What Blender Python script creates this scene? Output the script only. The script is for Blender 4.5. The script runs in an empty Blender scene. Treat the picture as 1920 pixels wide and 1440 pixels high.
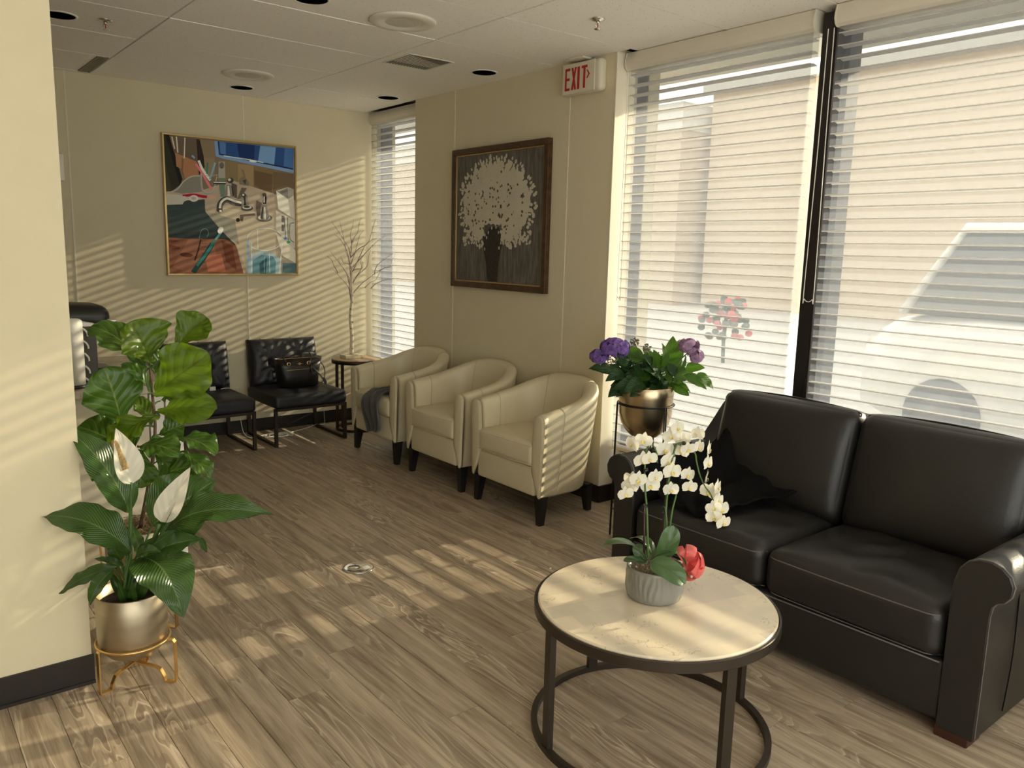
import bpy, bmesh, math, random
from mathutils import Vector, Matrix
PI = math.pi
sc = bpy.context.scene
C = sc.collection

# ---------------------------------------------------------------- camera, light, exposure
CAMH = 1.52
RM = ((0.7799408041876339, -0.6253381437875712, 0.025387947681167814),
      (-0.0831323353706193, -0.14372044085385288, -0.9861204032452636),
      (0.6203074695495563, 0.7670049809519421, -0.16407925650714422))
FPX = 1505.6
cam_d = bpy.data.cameras.new('camera')
cam = bpy.data.objects.new('camera', cam_d)
C.objects.link(cam)
cam_d.sensor_width = 36.0
cam_d.lens = FPX * 36.0 / 1920.0
cam_d.clip_start = 0.05
cam_d.clip_end = 200
_r, _d, _f = (Vector(v) for v in RM)
mw = Matrix((( _r.x, -_d.x, -_f.x, 0), (_r.y, -_d.y, -_f.y, 0), (_r.z, -_d.z, -_f.z, CAMH), (0, 0, 0, 1)))
cam.matrix_world = mw
sc.camera = cam

world = bpy.data.worlds.new('sky')
sc.world = world
world.use_nodes = True
wn = world.node_tree
bg = wn.nodes['Background']
bg.inputs['Color'].default_value = (1.0, 0.96, 0.90, 1)
bg.inputs['Strength'].default_value = 3.0

SUN_DIR = Vector((-1.0, 0.142, -0.368)).normalized()
sl = bpy.data.lights.new('sun', 'SUN')
sl.energy = 10.5
sl.angle = math.radians(0.55)
sl.color = (1.0, 0.84, 0.62)
sun = bpy.data.objects.new('sun', sl)
C.objects.link(sun)
sun.rotation_euler = SUN_DIR.to_track_quat('-Z', 'Y').to_euler()
sun.location = (8, -1, 6)

sc.view_settings.view_transform = 'Standard'
sc.view_settings.look = 'None'
sc.view_settings.gamma = 1.0
sc.view_settings.use_curve_mapping = False
sc.view_settings.exposure = 0.62
try:
    sc.cycles.max_bounces = 14
    sc.cycles.diffuse_bounces = 7
    sc.cycles.transmission_bounces = 8
    sc.cycles.transparent_max_bounces = 24
    sc.cycles.sample_clamp_indirect = 6.0
    sc.cycles.use_denoising = True
except Exception:
    pass


# measured points: a photograph ray met with a plane of the room
def _ray(x, y):
    a, b = (x - 960) / FPX, (y - 720) / FPX
    return _r * a + _d * b + _f


def on(x, y, ax, val):
    d = _ray(x, y)
    o = Vector((0, 0, CAMH))
    t = (val - o[ax]) / d[ax]
    return o + d * t


def dep(x, y, d):
    return Vector((0, 0, CAMH)) + _ray(x, y) * d


# ---------------------------------------------------------------- materials
def mat(name, col=(.8, .8, .8), rough=.5, metal=0.0, spec=.5, var=0.0, vscale=8, bump=0.0, bscale=60, trans=0.0, coat=0.0, stretch=None, sheen=0.0):
    m = bpy.data.materials.new(name)
    m.use_nodes = True
    nt = m.node_tree
    b = nt.nodes['Principled BSDF']
    b.inputs['Base Color'].default_value = (*col, 1)
    b.inputs['Roughness'].default_value = rough
    b.inputs['Metallic'].default_value = metal
    b.inputs['Specular IOR Level'].default_value = spec
    b.inputs['Coat Weight'].default_value = coat
    b.inputs['Sheen Weight'].default_value = sheen
    tc = nt.nodes.new('ShaderNodeTexCoord')
    mp = nt.nodes.new('ShaderNodeMapping')
    if stretch: mp.inputs['Scale'].default_value = stretch
    nt.links.new(tc.outputs['Object'], mp.inputs['Vector'])
    n = nt.nodes.new('ShaderNodeTexNoise')
    n.inputs['Scale'].default_value = vscale
    n.inputs['Detail'].default_value = 6
    nt.links.new(mp.outputs['Vector'], n.inputs['Vector'])
    r = nt.nodes.new('ShaderNodeValToRGB')
    r.color_ramp.elements[0].position = .3
    r.color_ramp.elements[1].position = .7
    v = max(var, .015)
    r.color_ramp.elements[0].color = (*[c * (1 - v) for c in col], 1)
    r.color_ramp.elements[1].color = (*[min(1, c * (1 + v)) for c in col], 1)
    nt.links.new(n.outputs['Fac'], r.inputs['Fac'])
    nt.links.new(r.outputs['Color'], b.inputs['Base Color'])
    if bump > 0:
        n2 = nt.nodes.new('ShaderNodeTexNoise')
        n2.inputs['Scale'].default_value = bscale
        n2.inputs['Detail'].default_value = 4
        nt.links.new(mp.outputs['Vector'], n2.inputs['Vector'])
        bp = nt.nodes.new('ShaderNodeBump')
        bp.inputs['Strength'].default_value = bump
        bp.inputs['Distance'].default_value = .01
        nt.links.new(n2.outputs['Fac'], bp.inputs['Height'])
        nt.links.new(bp.outputs['Normal'], b.inputs['Normal'])
    if trans > 0:
        tr = nt.nodes.new('ShaderNodeBsdfTranslucent')
        nt.links.new(r.outputs['Color'], tr.inputs['Color'])
        mx = nt.nodes.new('ShaderNodeMixShader')
        mx.inputs['Fac'].default_value = trans
        nt.links.new(b.outputs[0], mx.inputs[1])
        nt.links.new(tr.outputs[0], mx.inputs[2])
        nt.links.new(mx.outputs[0], nt.nodes['Material Output'].inputs[0])
    return m


def nd(nt, t, **kw):
    n = nt.nodes.new(t)
    for k, v in kw.items():
        setattr(n, k, v)
    return n


def math_n(nt, op, a, b=None, c=None):
    n = nd(nt, 'ShaderNodeMath', operation=op)
    for i, v in enumerate((a, b, c)):
        if v is None: continue
        if isinstance(v, (int, float)): n.inputs[i].default_value = v
        else: nt.links.new(v, n.inputs[i])
    return n.outputs[0]


def mixc(nt, f, a, b):
    n = nd(nt, 'ShaderNodeMix', data_type='RGBA')
    for i, v in ((0, f), (6, a), (7, b)):
        if isinstance(v, (int, float)): n.inputs[i].default_value = v
        elif isinstance(v, tuple): n.inputs[i].default_value = (*v, 1)
        else: nt.links.new(v, n.inputs[i])
    return n.outputs[2]


def wood_floor():
    m = bpy.data.materials.new('oak_floor')
    m.use_nodes = True
    nt = m.node_tree; L = nt.links
    b = nt.nodes['Principled BSDF']
    tc = nd(nt, 'ShaderNodeTexCoord'); oi = nd(nt, 'ShaderNodeObjectInfo')
    off = nd(nt, 'ShaderNodeVectorMath', operation='MULTIPLY_ADD')
    L.new(oi.outputs['Random'], off.inputs[0]); off.inputs[1].default_value = (37, 71, 13)
    L.new(tc.outputs['Object'], off.inputs[2])
    def noise(scale, st, detail=4, rough=.5, dist=0):
        mp = nd(nt, 'ShaderNodeMapping'); mp.inputs['Scale'].default_value = st
        L.new(off.outputs[0], mp.inputs['Vector'])
        n = nd(nt, 'ShaderNodeTexNoise'); n.inputs['Scale'].default_value = scale
        n.inputs['Detail'].default_value = detail; n.inputs['Roughness'].default_value = rough
        n.inputs['Distortion'].default_value = dist
        L.new(mp.outputs[0], n.inputs['Vector']); return n.outputs['Fac']
    big = noise(1.0, (7, .95, 1), 3, .5, .6)
    rings = math_n(nt, 'FRACT', math_n(nt, 'MULTIPLY', big, 15.0))
    rp = nd(nt, 'ShaderNodeValToRGB')
    cr = rp.color_ramp
    cr.elements[0].position = 0; cr.elements[0].color = (0, 0, 0, 1)
    cr.elements[1].position = 1; cr.elements[1].color = (0, 0, 0, 1)
    e = cr.elements.new(.42); e.color = (.15, .15, .15, 1)
    e = cr.elements.new(.55); e.color = (1, 1, 1, 1)
    e = cr.elements.new(.66); e.color = (.1, .1, .1, 1)
    L.new(rings, rp.inputs['Fac'])
    mask = noise(1.0, (5, .9, 1), 2, .5, 0)
    mk_ = nd(nt, 'ShaderNodeMapRange'); mk_.inputs[1].default_value = .45; mk_.inputs[2].default_value = .62
    L.new(mask, mk_.inputs[0])
    fine = noise(1.0, (230, 6, 1), 3, .6, 0)
    mid = noise(1.0, (30, 1.6, 1), 4, .6, .3)
    mcn = nd(nt, 'ShaderNodeMapRange'); mcn.inputs[1].default_value = .30; mcn.inputs[2].default_value = .70; L.new(mid, mcn.inputs[0]); mc = mcn.outputs[0]
    c0 = mixc(nt, mc, (.195, .142, .096), (.550, .450, .332))
    ton2 = math_n(nt, 'FRACT', math_n(nt, 'MULTIPLY', oi.outputs['Random'], 7.31))
    tm = nd(nt, 'ShaderNodeVectorMath', operation='MULTIPLY')
    tcn = nd(nt, 'ShaderNodeCombineXYZ')
    # plank-to-plank tone
    tn = mixc(nt, ton2, (.92, .91, .90), (1.06, 1.055, 1.04))
    L.new(c0, tm.inputs[0]); L.new(tn, tm.inputs[1])
    dark = mixc(nt, math_n(nt, 'MULTIPLY', math_n(nt, 'GREATER_THAN', rings, .62), math_n(nt, 'MULTIPLY', mk_.outputs[0], .62)), tm.outputs[0], (.185, .130, .090))
    c1 = mixc(nt, math_n(nt, 'MULTIPLY', rp.outputs[0], math_n(nt, 'MULTIPLY_ADD', mk_.outputs[0], .55, .08)), dark, (.78, .67, .53))
    fm = nd(nt, 'ShaderNodeMapRange'); fm.inputs[1].default_value = .5; fm.inputs[2].default_value = .75
    L.new(fine, fm.inputs[0])
    c2 = mixc(nt, math_n(nt, 'MULTIPLY', fm.outputs[0], .42), c1, (.64, .53, .41))
    kn = noise(1.0, (5.5, 2.2, 1), 2, .5, .8)
    km = nd(nt, 'ShaderNodeMapRange'); km.inputs[1].default_value = .72; km.inputs[2].default_value = .80
    L.new(kn, km.inputs[0])
    c3 = mixc(nt, math_n(nt, 'MULTIPLY', km.outputs[0], .6), c2, (.09, .07, .055))
    L.new(c3, b.inputs['Base Color'])
    b.inputs['Roughness'].default_value = .42
    b.inputs['Specular IOR Level'].default_value = .45
    bp = nd(nt, 'ShaderNodeBump'); bp.inputs['Strength'].default_value = .12; bp.inputs['Distance'].default_value = .003
    L.new(fine, bp.inputs['Height']); L.new(bp.outputs[0], b.inputs['Normal'])
    return m


def tile_mat():
    m = mat('ceiling_tile_fibre', (.80, .745, .66), .9, spec=.1, var=.02)
    nt = m.node_tree; L = nt.links
    b = nt.nodes['Principled BSDF']
    tc = nd(nt, 'ShaderNodeTexCoord')
    v = nd(nt, 'ShaderNodeTexVoronoi'); v.inputs['Scale'].default_value = 48; v.inputs['Randomness'].default_value = 1
    mp = nd(nt, 'ShaderNodeMapping'); mp.inputs['Scale'].default_value = (1, 1.6, .01)
    L.new(tc.outputs['Object'], mp.inputs[0]); L.new(mp.outputs[0], v.inputs['Vector'])
    g = math_n(nt, 'LESS_THAN', v.outputs['Distance'], .17)
    n = nd(nt, 'ShaderNodeTexNoise'); n.inputs['Scale'].default_value = 24
    L.new(tc.outputs['Object'], n.inputs['Vector'])
    g2 = math_n(nt, 'MULTIPLY', g, math_n(nt, 'GREATER_THAN', n.outputs['Fac'], .49))
    L.new(mixc(nt, math_n(nt, 'MULTIPLY', g2, .55), (.94, .91, .86), (.40, .35, .28)), b.inputs['Base Color'])
    return m


def leather(name, col, rough, bump=.12, bscale=300, var=.04):
    return mat(name, col, rough, bump=bump, bscale=bscale, var=var, vscale=3)


def sheer_mat(name, tf, col):
    m = bpy.data.materials.new(name); m.use_nodes = True
    nt = m.node_tree; L = nt.links
    out = nt.nodes['Material Output']; nt.nodes.remove(nt.nodes['Principled BSDF'])
    tr = nd(nt, 'ShaderNodeBsdfTransparent'); tr.inputs[0].default_value = (1, .985, .96, 1)
    tl = nd(nt, 'ShaderNodeBsdfTranslucent'); tl.inputs[0].default_value = (*col, 1)
    df = nd(nt, 'ShaderNodeBsdfDiffuse'); df.inputs[0].default_value = (*col, 1)
    m1 = nd(nt, 'ShaderNodeMixShader'); m1.inputs[0].default_value = .45
    L.new(tl.outputs[0], m1.inputs[1]); L.new(df.outputs[0], m1.inputs[2])
    tc = nd(nt, 'ShaderNodeTexCoord')
    mp = nd(nt, 'ShaderNodeMapping'); mp.inputs['Scale'].default_value = (1, 60, 8)
    n = nd(nt, 'ShaderNodeTexNoise'); n.inputs['Scale'].default_value = 3; n.inputs['Detail'].default_value = 3
    L.new(tc.outputs['Object'], mp.inputs[0]); L.new(mp.outputs[0], n.inputs['Vector'])
    m2 = nd(nt, 'ShaderNodeMixShader')
    m2.inputs[0].default_value = 1 - tf
    L.new(tr.outputs[0], m2.inputs[1]); L.new(m1.outputs[0], m2.inputs[2])
    L.new(m2.outputs[0], out.inputs[0])
    return m


def glass_mat():
    m = bpy.data.materials.new('window_glass'); m.use_nodes = True
    nt = m.node_tree; L = nt.links
    out = nt.nodes['Material Output']; nt.nodes.remove(nt.nodes['Principled BSDF'])
    tr = nd(nt, 'ShaderNodeBsdfTransparent'); tr.inputs[0].default_value = (.90, .93, .92, 1)
    gl = nd(nt, 'ShaderNodeBsdfGlossy'); gl.inputs['Roughness'].default_value = .01
    mx = nd(nt, 'ShaderNodeMixShader'); mx.inputs[0].default_value = .05
    L.new(tr.outputs[0], mx.inputs[1]); L.new(gl.outputs[0], mx.inputs[2]); L.new(mx.outputs[0], out.inputs[0])
    return m


def leaf_mat(name, dark, light, vein, rough=.35, trans=.3, nv=9, sl=1.0, vs=.5, coat=0.0):
    m = bpy.data.materials.new(name); m.use_nodes = True
    nt = m.node_tree; L = nt.links
    b = nt.nodes['Principled BSDF']; out = nt.nodes['Material Output']
    uv = nd(nt, 'ShaderNodeUVMap'); sp = nd(nt, 'ShaderNodeSeparateXYZ'); L.new(uv.outputs[0], sp.inputs[0])
    a = math_n(nt, 'ABSOLUTE', math_n(nt, 'MULTIPLY_ADD', sp.outputs[1], 2.0, -1.0))
    ph = math_n(nt, 'MULTIPLY', math_n(nt, 'SUBTRACT', sp.outputs[0], math_n(nt, 'MULTIPLY', a, .16 * sl)), nv)
    fr = math_n(nt, 'ABSOLUTE', math_n(nt, 'SUBTRACT', math_n(nt, 'FRACT', ph), .5))
    mr = nd(nt, 'ShaderNodeMapRange'); mr.inputs[1].default_value = .0; mr.inputs[2].default_value = .11
    mr.inputs[3].default_value = 1; mr.inputs[4].default_value = 0; L.new(fr, mr.inputs[0])
    md = nd(nt, 'ShaderNodeMapRange'); md.inputs[1].default_value = .015; md.inputs[2].default_value = .05
    md.inputs[3].default_value = 1; md.inputs[4].default_value = 0; L.new(a, md.inputs[0])
    vn = math_n(nt, 'MAXIMUM', math_n(nt, 'MULTIPLY', mr.outputs[0], vs), md.outputs[0])
    tc = nd(nt, 'ShaderNodeTexCoord'); n = nd(nt, 'ShaderNodeTexNoise'); n.inputs['Scale'].default_value = 14
    L.new(tc.outputs['Object'], n.inputs['Vector'])
    c = mixc(nt, n.outputs['Fac'], dark, light)
    c = mixc(nt, math_n(nt, 'MULTIPLY', vn, .75), c, vein)
    L.new(c, b.inputs['Base Color'])
    b.inputs['Roughness'].default_value = rough
    b.inputs['Coat Weight'].default_value = coat
    bp = nd(nt, 'ShaderNodeBump'); bp.inputs['Strength'].default_value = .55; bp.inputs['Distance'].default_value = .004
    L.new(math_n(nt, 'MULTIPLY', fr, 2.0), bp.inputs['Height']); L.new(bp.outputs[0], b.inputs['Normal'])
    tl = nd(nt, 'ShaderNodeBsdfTranslucent'); L.new(mixc(nt, .22, c, tuple(min(1, x * 1.8) for x in light)), tl.inputs[0])
    mx = nd(nt, 'ShaderNodeMixShader'); mx.inputs[0].default_value = trans
    L.new(b.outputs[0], mx.inputs[1]); L.new(tl.outputs[0], mx.inputs[2]); L.new(mx.outputs[0], out.inputs[0])
    return m


def vcol_mat(name, rough=.6):
    m = bpy.data.materials.new(name); m.use_nodes = True
    nt = m.node_tree; b = nt.nodes['Principled BSDF']
    a = nd(nt, 'ShaderNodeVertexColor'); a.layer_name = 'paint'
    nt.links.new(a.outputs[0], b.inputs['Base Color'])
    b.inputs['Roughness'].default_value = rough
    b.inputs['Specular IOR Level'].default_value = .2
    return m


def stone_mat(name, base, dark, vein, scale=6, pits=0.0, rough=.35):
    m = bpy.data.materials.new(name); m.use_nodes = True
    nt = m.node_tree; L = nt.links; b = nt.nodes['Principled BSDF']
    tc = nd(nt, 'ShaderNodeTexCoord')
    n = nd(nt, 'ShaderNodeTexNoise'); n.inputs['Scale'].default_value = scale; n.inputs['Detail'].default_value = 8; n.inputs['Distortion'].default_value = .6
    L.new(tc.outputs['Object'], n.inputs['Vector'])
    r = nd(nt, 'ShaderNodeMapRange'); r.inputs[1].default_value = .35; r.inputs[2].default_value = .65; L.new(n.outputs['Fac'], r.inputs[0])
    c = mixc(nt, r.outputs[0], base, dark)
    n2 = nd(nt, 'ShaderNodeTexNoise'); n2.inputs['Scale'].default_value = scale * 2.2; n2.inputs['Detail'].default_value = 5; n2.inputs['Distortion'].default_value = 2.5
    L.new(tc.outputs['Object'], n2.inputs['Vector'])
    r2 = nd(nt, 'ShaderNodeMapRange'); r2.inputs[1].default_value = .0; r2.inputs[2].default_value = .018
    r2.inputs[3].default_value = 1; r2.inputs[4].default_value = 0
    L.new(math_n(nt, 'ABSOLUTE', math_n(nt, 'SUBTRACT', n2.outputs['Fac'], .5)), r2.inputs[0])
    n3 = nd(nt, 'ShaderNodeTexNoise'); n3.inputs['Scale'].default_value = scale * 1.3
    L.new(tc.outputs['Object'], n3.inputs['Vector'])
    g = math_n(nt, 'MULTIPLY', r2.outputs[0], math_n(nt, 'GREATER_THAN', n3.outputs['Fac'], .5 + pits))
    c = mixc(nt, math_n(nt, 'MULTIPLY', g, .65), c, vein)
    if pits > 0:
        br = nd(nt, 'ShaderNodeTexBrick'); br.inputs['Scale'].default_value = 3.3
        br.inputs['Mortar Size'].default_value = 0.0; br.inputs['Color1'].default_value = (.90, .90, .89, 1); br.inputs['Color2'].default_value = (1.07, 1.05, 1.0, 1)
        mpb = nd(nt, 'ShaderNodeMapping'); mpb.inputs['Rotation'].default_value = (0, 0, .25)
        L.new(tc.outputs['Object'], mpb.inputs[0]); L.new(mpb.outputs[0], br.inputs['Vector'])
        vm = nd(nt, 'ShaderNodeVectorMath', operation='MULTIPLY'); L.new(c, vm.inputs[0]); L.new(br.outputs['Color'], vm.inputs[1]); c = vm.outputs[0]
    L.new(c, b.inputs['Base Color']); b.inputs['Roughness'].default_value = rough
    return m


M = {}
M['floor'] = wood_floor()
M['wall'] = mat('wall_paint', (.71, .635, .450), .75, spec=.25, var=.012)
M['wall_dark'] = mat('light_absorbing_wall', (.20, .13, .08), .5, var=.2, stretch=(6, 1, .5))  # invented dark finish for an unseen wall, cuts fill light on the pillar
M['trim'] = mat('cream_trim', (.80, .74, .60), .5, spec=.3)
M['tile'] = tile_mat()
M['grid'] = mat('ceiling_grid_white', (.78, .73, .65), .6)
M['gridbar'] = mat('ceiling_grid_bar', (.30, .27, .23), .7)
M['plenum'] = mat('plenum_dark', (.06, .05, .045), .9)
M['black'] = mat('black_plastic', (.012, .011, .011), .35, var=.05)
M['base_black'] = mat('black_baseboard', (.018, .014, .012), .4, var=.1)
M['bronze'] = mat('dark_bronze', (.060, .048, .038), .38, metal=.7, var=.1)
M['alu_black'] = mat('black_window_frame', (.018, .015, .014), .45, metal=.2)
M['sheer'] = sheer_mat('sheer_fabric', .58, (.255, .275, .325))
M['vane'] = mat('vane_fabric', (.84, .83, .82), .8, trans=.45)
M['blindhead'] = mat('blind_cassette', (.74, .69, .58), .55)
M['cord'] = mat('white_cord', (.80, .77, .70), .6)
M['glass'] = glass_mat()
M['white'] = mat('white_plastic', (.86, .84, .79), .45)
M['white_lac'] = mat('white_lacquer', (.82, .80, .76), .35)
M['chrome'] = mat('chrome', (.80, .79, .77), .12, metal=1.0)
M['gold'] = mat('brushed_gold', (.83, .55, .22), .30, metal=1.0, var=.06)
M['goldframe'] = mat('gold_frame', (.55, .40, .18), .35, metal=.85, var=.08)
M['brass'] = mat('brushed_champagne', (.46, .39, .28), .42, metal=1.0, var=.10, vscale=3, stretch=(1, 1, 9), bump=.03, bscale=30)
M['brass2'] = mat('brushed_brass', (.52, .42, .27), .27, metal=1.0, var=.10, vscale=3, stretch=(6, 6, 1))
M['cream'] = leather('cream_leather', (.66, .585, .405), .40)
M['creamseam'] = mat('cream_thread', (.50, .44, .30), .6)
M['navy'] = leather('navy_leather', (.013, .014, .020), .46)
M['navyseam'] = mat('navy_seam', (.030, .032, .04), .4)
M['blk'] = leather('black_leather', (.017, .016, .0155), .42, bump=.10, bscale=160, var=.10)
M['thread'] = mat('grey_thread', (.13, .12, .11), .6)
M['cherry'] = mat('cherry_wood', (.050, .014, .009), .35, var=.2, stretch=(1, 1, 8))
M['blkwood'] = mat('black_wood', (.010, .009, .009), .45)
M['walnut'] = mat('brown_frame_wood', (.065, .030, .013), .32, var=.5, vscale=25)
M['marble'] = stone_mat('travertine_top', (.80, .70, .54), (.68, .60, .48), (.27, .22, .16), 5, .07, .30)
M['granite'] = stone_mat('granite_top', (.52, .45, .36), (.36, .30, .25), (.13, .10, .085), 9, 0, .25)
M['soil'] = mat('potting_soil', (.030, .018, .012), .95, var=.6, vscale=60, bump=.9, bscale=90)
M['moss'] = mat('dried_moss', (.30, .22, .12), .9, var=.4, vscale=60)
M['ceramic'] = mat('grey_glazed_ceramic', (.225, .22, .195), .22, var=.06, coat=.4)
M['lily'] = leaf_mat('lily_leaf', (.026, .072, .012), (.062, .140, .022), (.17, .26, .09), .27, .22, 22, 2.2, .42, .3)
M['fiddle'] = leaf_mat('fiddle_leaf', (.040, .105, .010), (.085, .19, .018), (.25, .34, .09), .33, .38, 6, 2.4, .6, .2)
M['fiddle_backlit'] = leaf_mat('fiddle_leaf_backlit', (.075, .15, .008), (.15, .25, .014), (.07, .085, .010), .36, .45, 6, 2.4, .8, .15)  # backlit copy of the fiddle leaf, light through the blade put into its colour
M['hydr_backlit'] = leaf_mat('hydrangea_leaf_backlit', (.05, .15, .010), (.11, .24, .02), (.16, .26, .06), .42, .5, 9, 2.2, .35)  # backlit copy for hydrangea leaves, the glow from behind is in the colour
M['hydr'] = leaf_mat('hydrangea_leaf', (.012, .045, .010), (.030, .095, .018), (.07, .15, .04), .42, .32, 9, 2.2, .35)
M['orchleaf'] = leaf_mat('orchid_leaf', (.035, .085, .025), (.075, .14, .045), (.03, .06, .02), .30, .15, 2, 3.0, .0, .25)
M['stem'] = mat('green_stem', (.06, .13, .025), .45, var=.2)
M['stake'] = mat('dark_stake', (.035, .014, .012), .5)
M['bark'] = mat('brown_bark', (.13, .085, .05), .8, var=.3, vscale=40, bump=.5)
M['spathe'] = leaf_mat('white_spathe', (.76, .72, .60), (.84, .80, .70), (.72, .72, .52), .38, .30, 5, 2, .25)
M['spadix'] = mat('spadix_tan', (.50, .34, .13), .7, var=.3, vscale=200, bump=1, bscale=260)
M['petal'] = mat('orchid_petal', (.86, .84, .74), .5, var=.03, trans=.35)
M['lip'] = mat('orchid_lip', (.72, .58, .16), .5, var=.3, vscale=120)
M['purple'] = mat('purple_floret', (.22, .12, .42), .6, var=.35, vscale=40, trans=.3)
M['pink'] = mat('mauve_floret', (.50, .33, .52), .6, var=.25, vscale=40, trans=.35)
M['bud'] = mat('grey_bud', (.22, .20, .14), .7, var=.4, vscale=80)
M['ribbon'] = mat('coral_ribbon', (.80, .17, .16), .30, var=.06, trans=.25)
M['birch'] = mat('birch_bark', (.66, .58, .42), .7, var=.12, vscale=30)
M['twig'] = mat('pale_twig', (.36, .29, .26), .7, var=.2)
M['tan_wood'] = mat('light_wood_top', (.42, .30, .19), .4, var=.15, stretch=(1, 10, 1))
M['greycloth'] = mat('charcoal_knit', (.070, .068, .064), .95, var=.15, bump=.4, bscale=400, sheen=.3)
M['blackcloth'] = mat('black_cloth', (.0035, .0035, .0035), .9, spec=.15, bump=.3, bscale=120)
M['bagblack'] = mat('black_bag_leather', (.010, .009, .009), .38)
M['red'] = mat('exit_red', (.42, .012, .010), .5)
M['signface'] = mat('sign_cream', (.70, .65, .52), .45)
M['paint'] = vcol_mat('painted_canvas')
M['canvas_dark'] = mat('grey_canvas', (.135, .120, .10), .75, var=.45, vscale=14, stretch=(1, 5, .6), bump=.5, bscale=40)
M['impasto'] = mat('white_impasto', (.60, .55, .43), .6, var=.05)
M['vasepaint'] = mat('black_vase_paint', (.022, .020, .018), .4, var=.6, vscale=30, stretch=(1, 1, 6), bump=.9, bscale=60)
M['spot'] = mat('brown_spot', (.14, .065, .025), .6)
M['asphalt'] = mat('pale_concrete', (.56, .54, .50), .9, var=.1)
M['brickwall'] = mat('beige_masonry', (.55, .44, .31), .9, var=.08)
M['stucco'] = mat('pale_stucco', (.62, .60, .55), .9, var=.05)
M['carpaint'] = mat('white_car_paint', (.80, .80, .80), .2, coat=1)
M['carglass'] = mat('dark_car_glass', (.05, .06, .07), .08)
M['smoke'] = mat('smoked_plastic', (.07, .06, .055), .3)
M['black_wire'] = mat('thin_black_wire', (.012, .010, .014), .4, metal=.4)  # black wire of the hydrangea stand
M['redflower'] = mat('red_blooms', (.55, .05, .04), .7, var=.3, vscale=30)


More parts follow.
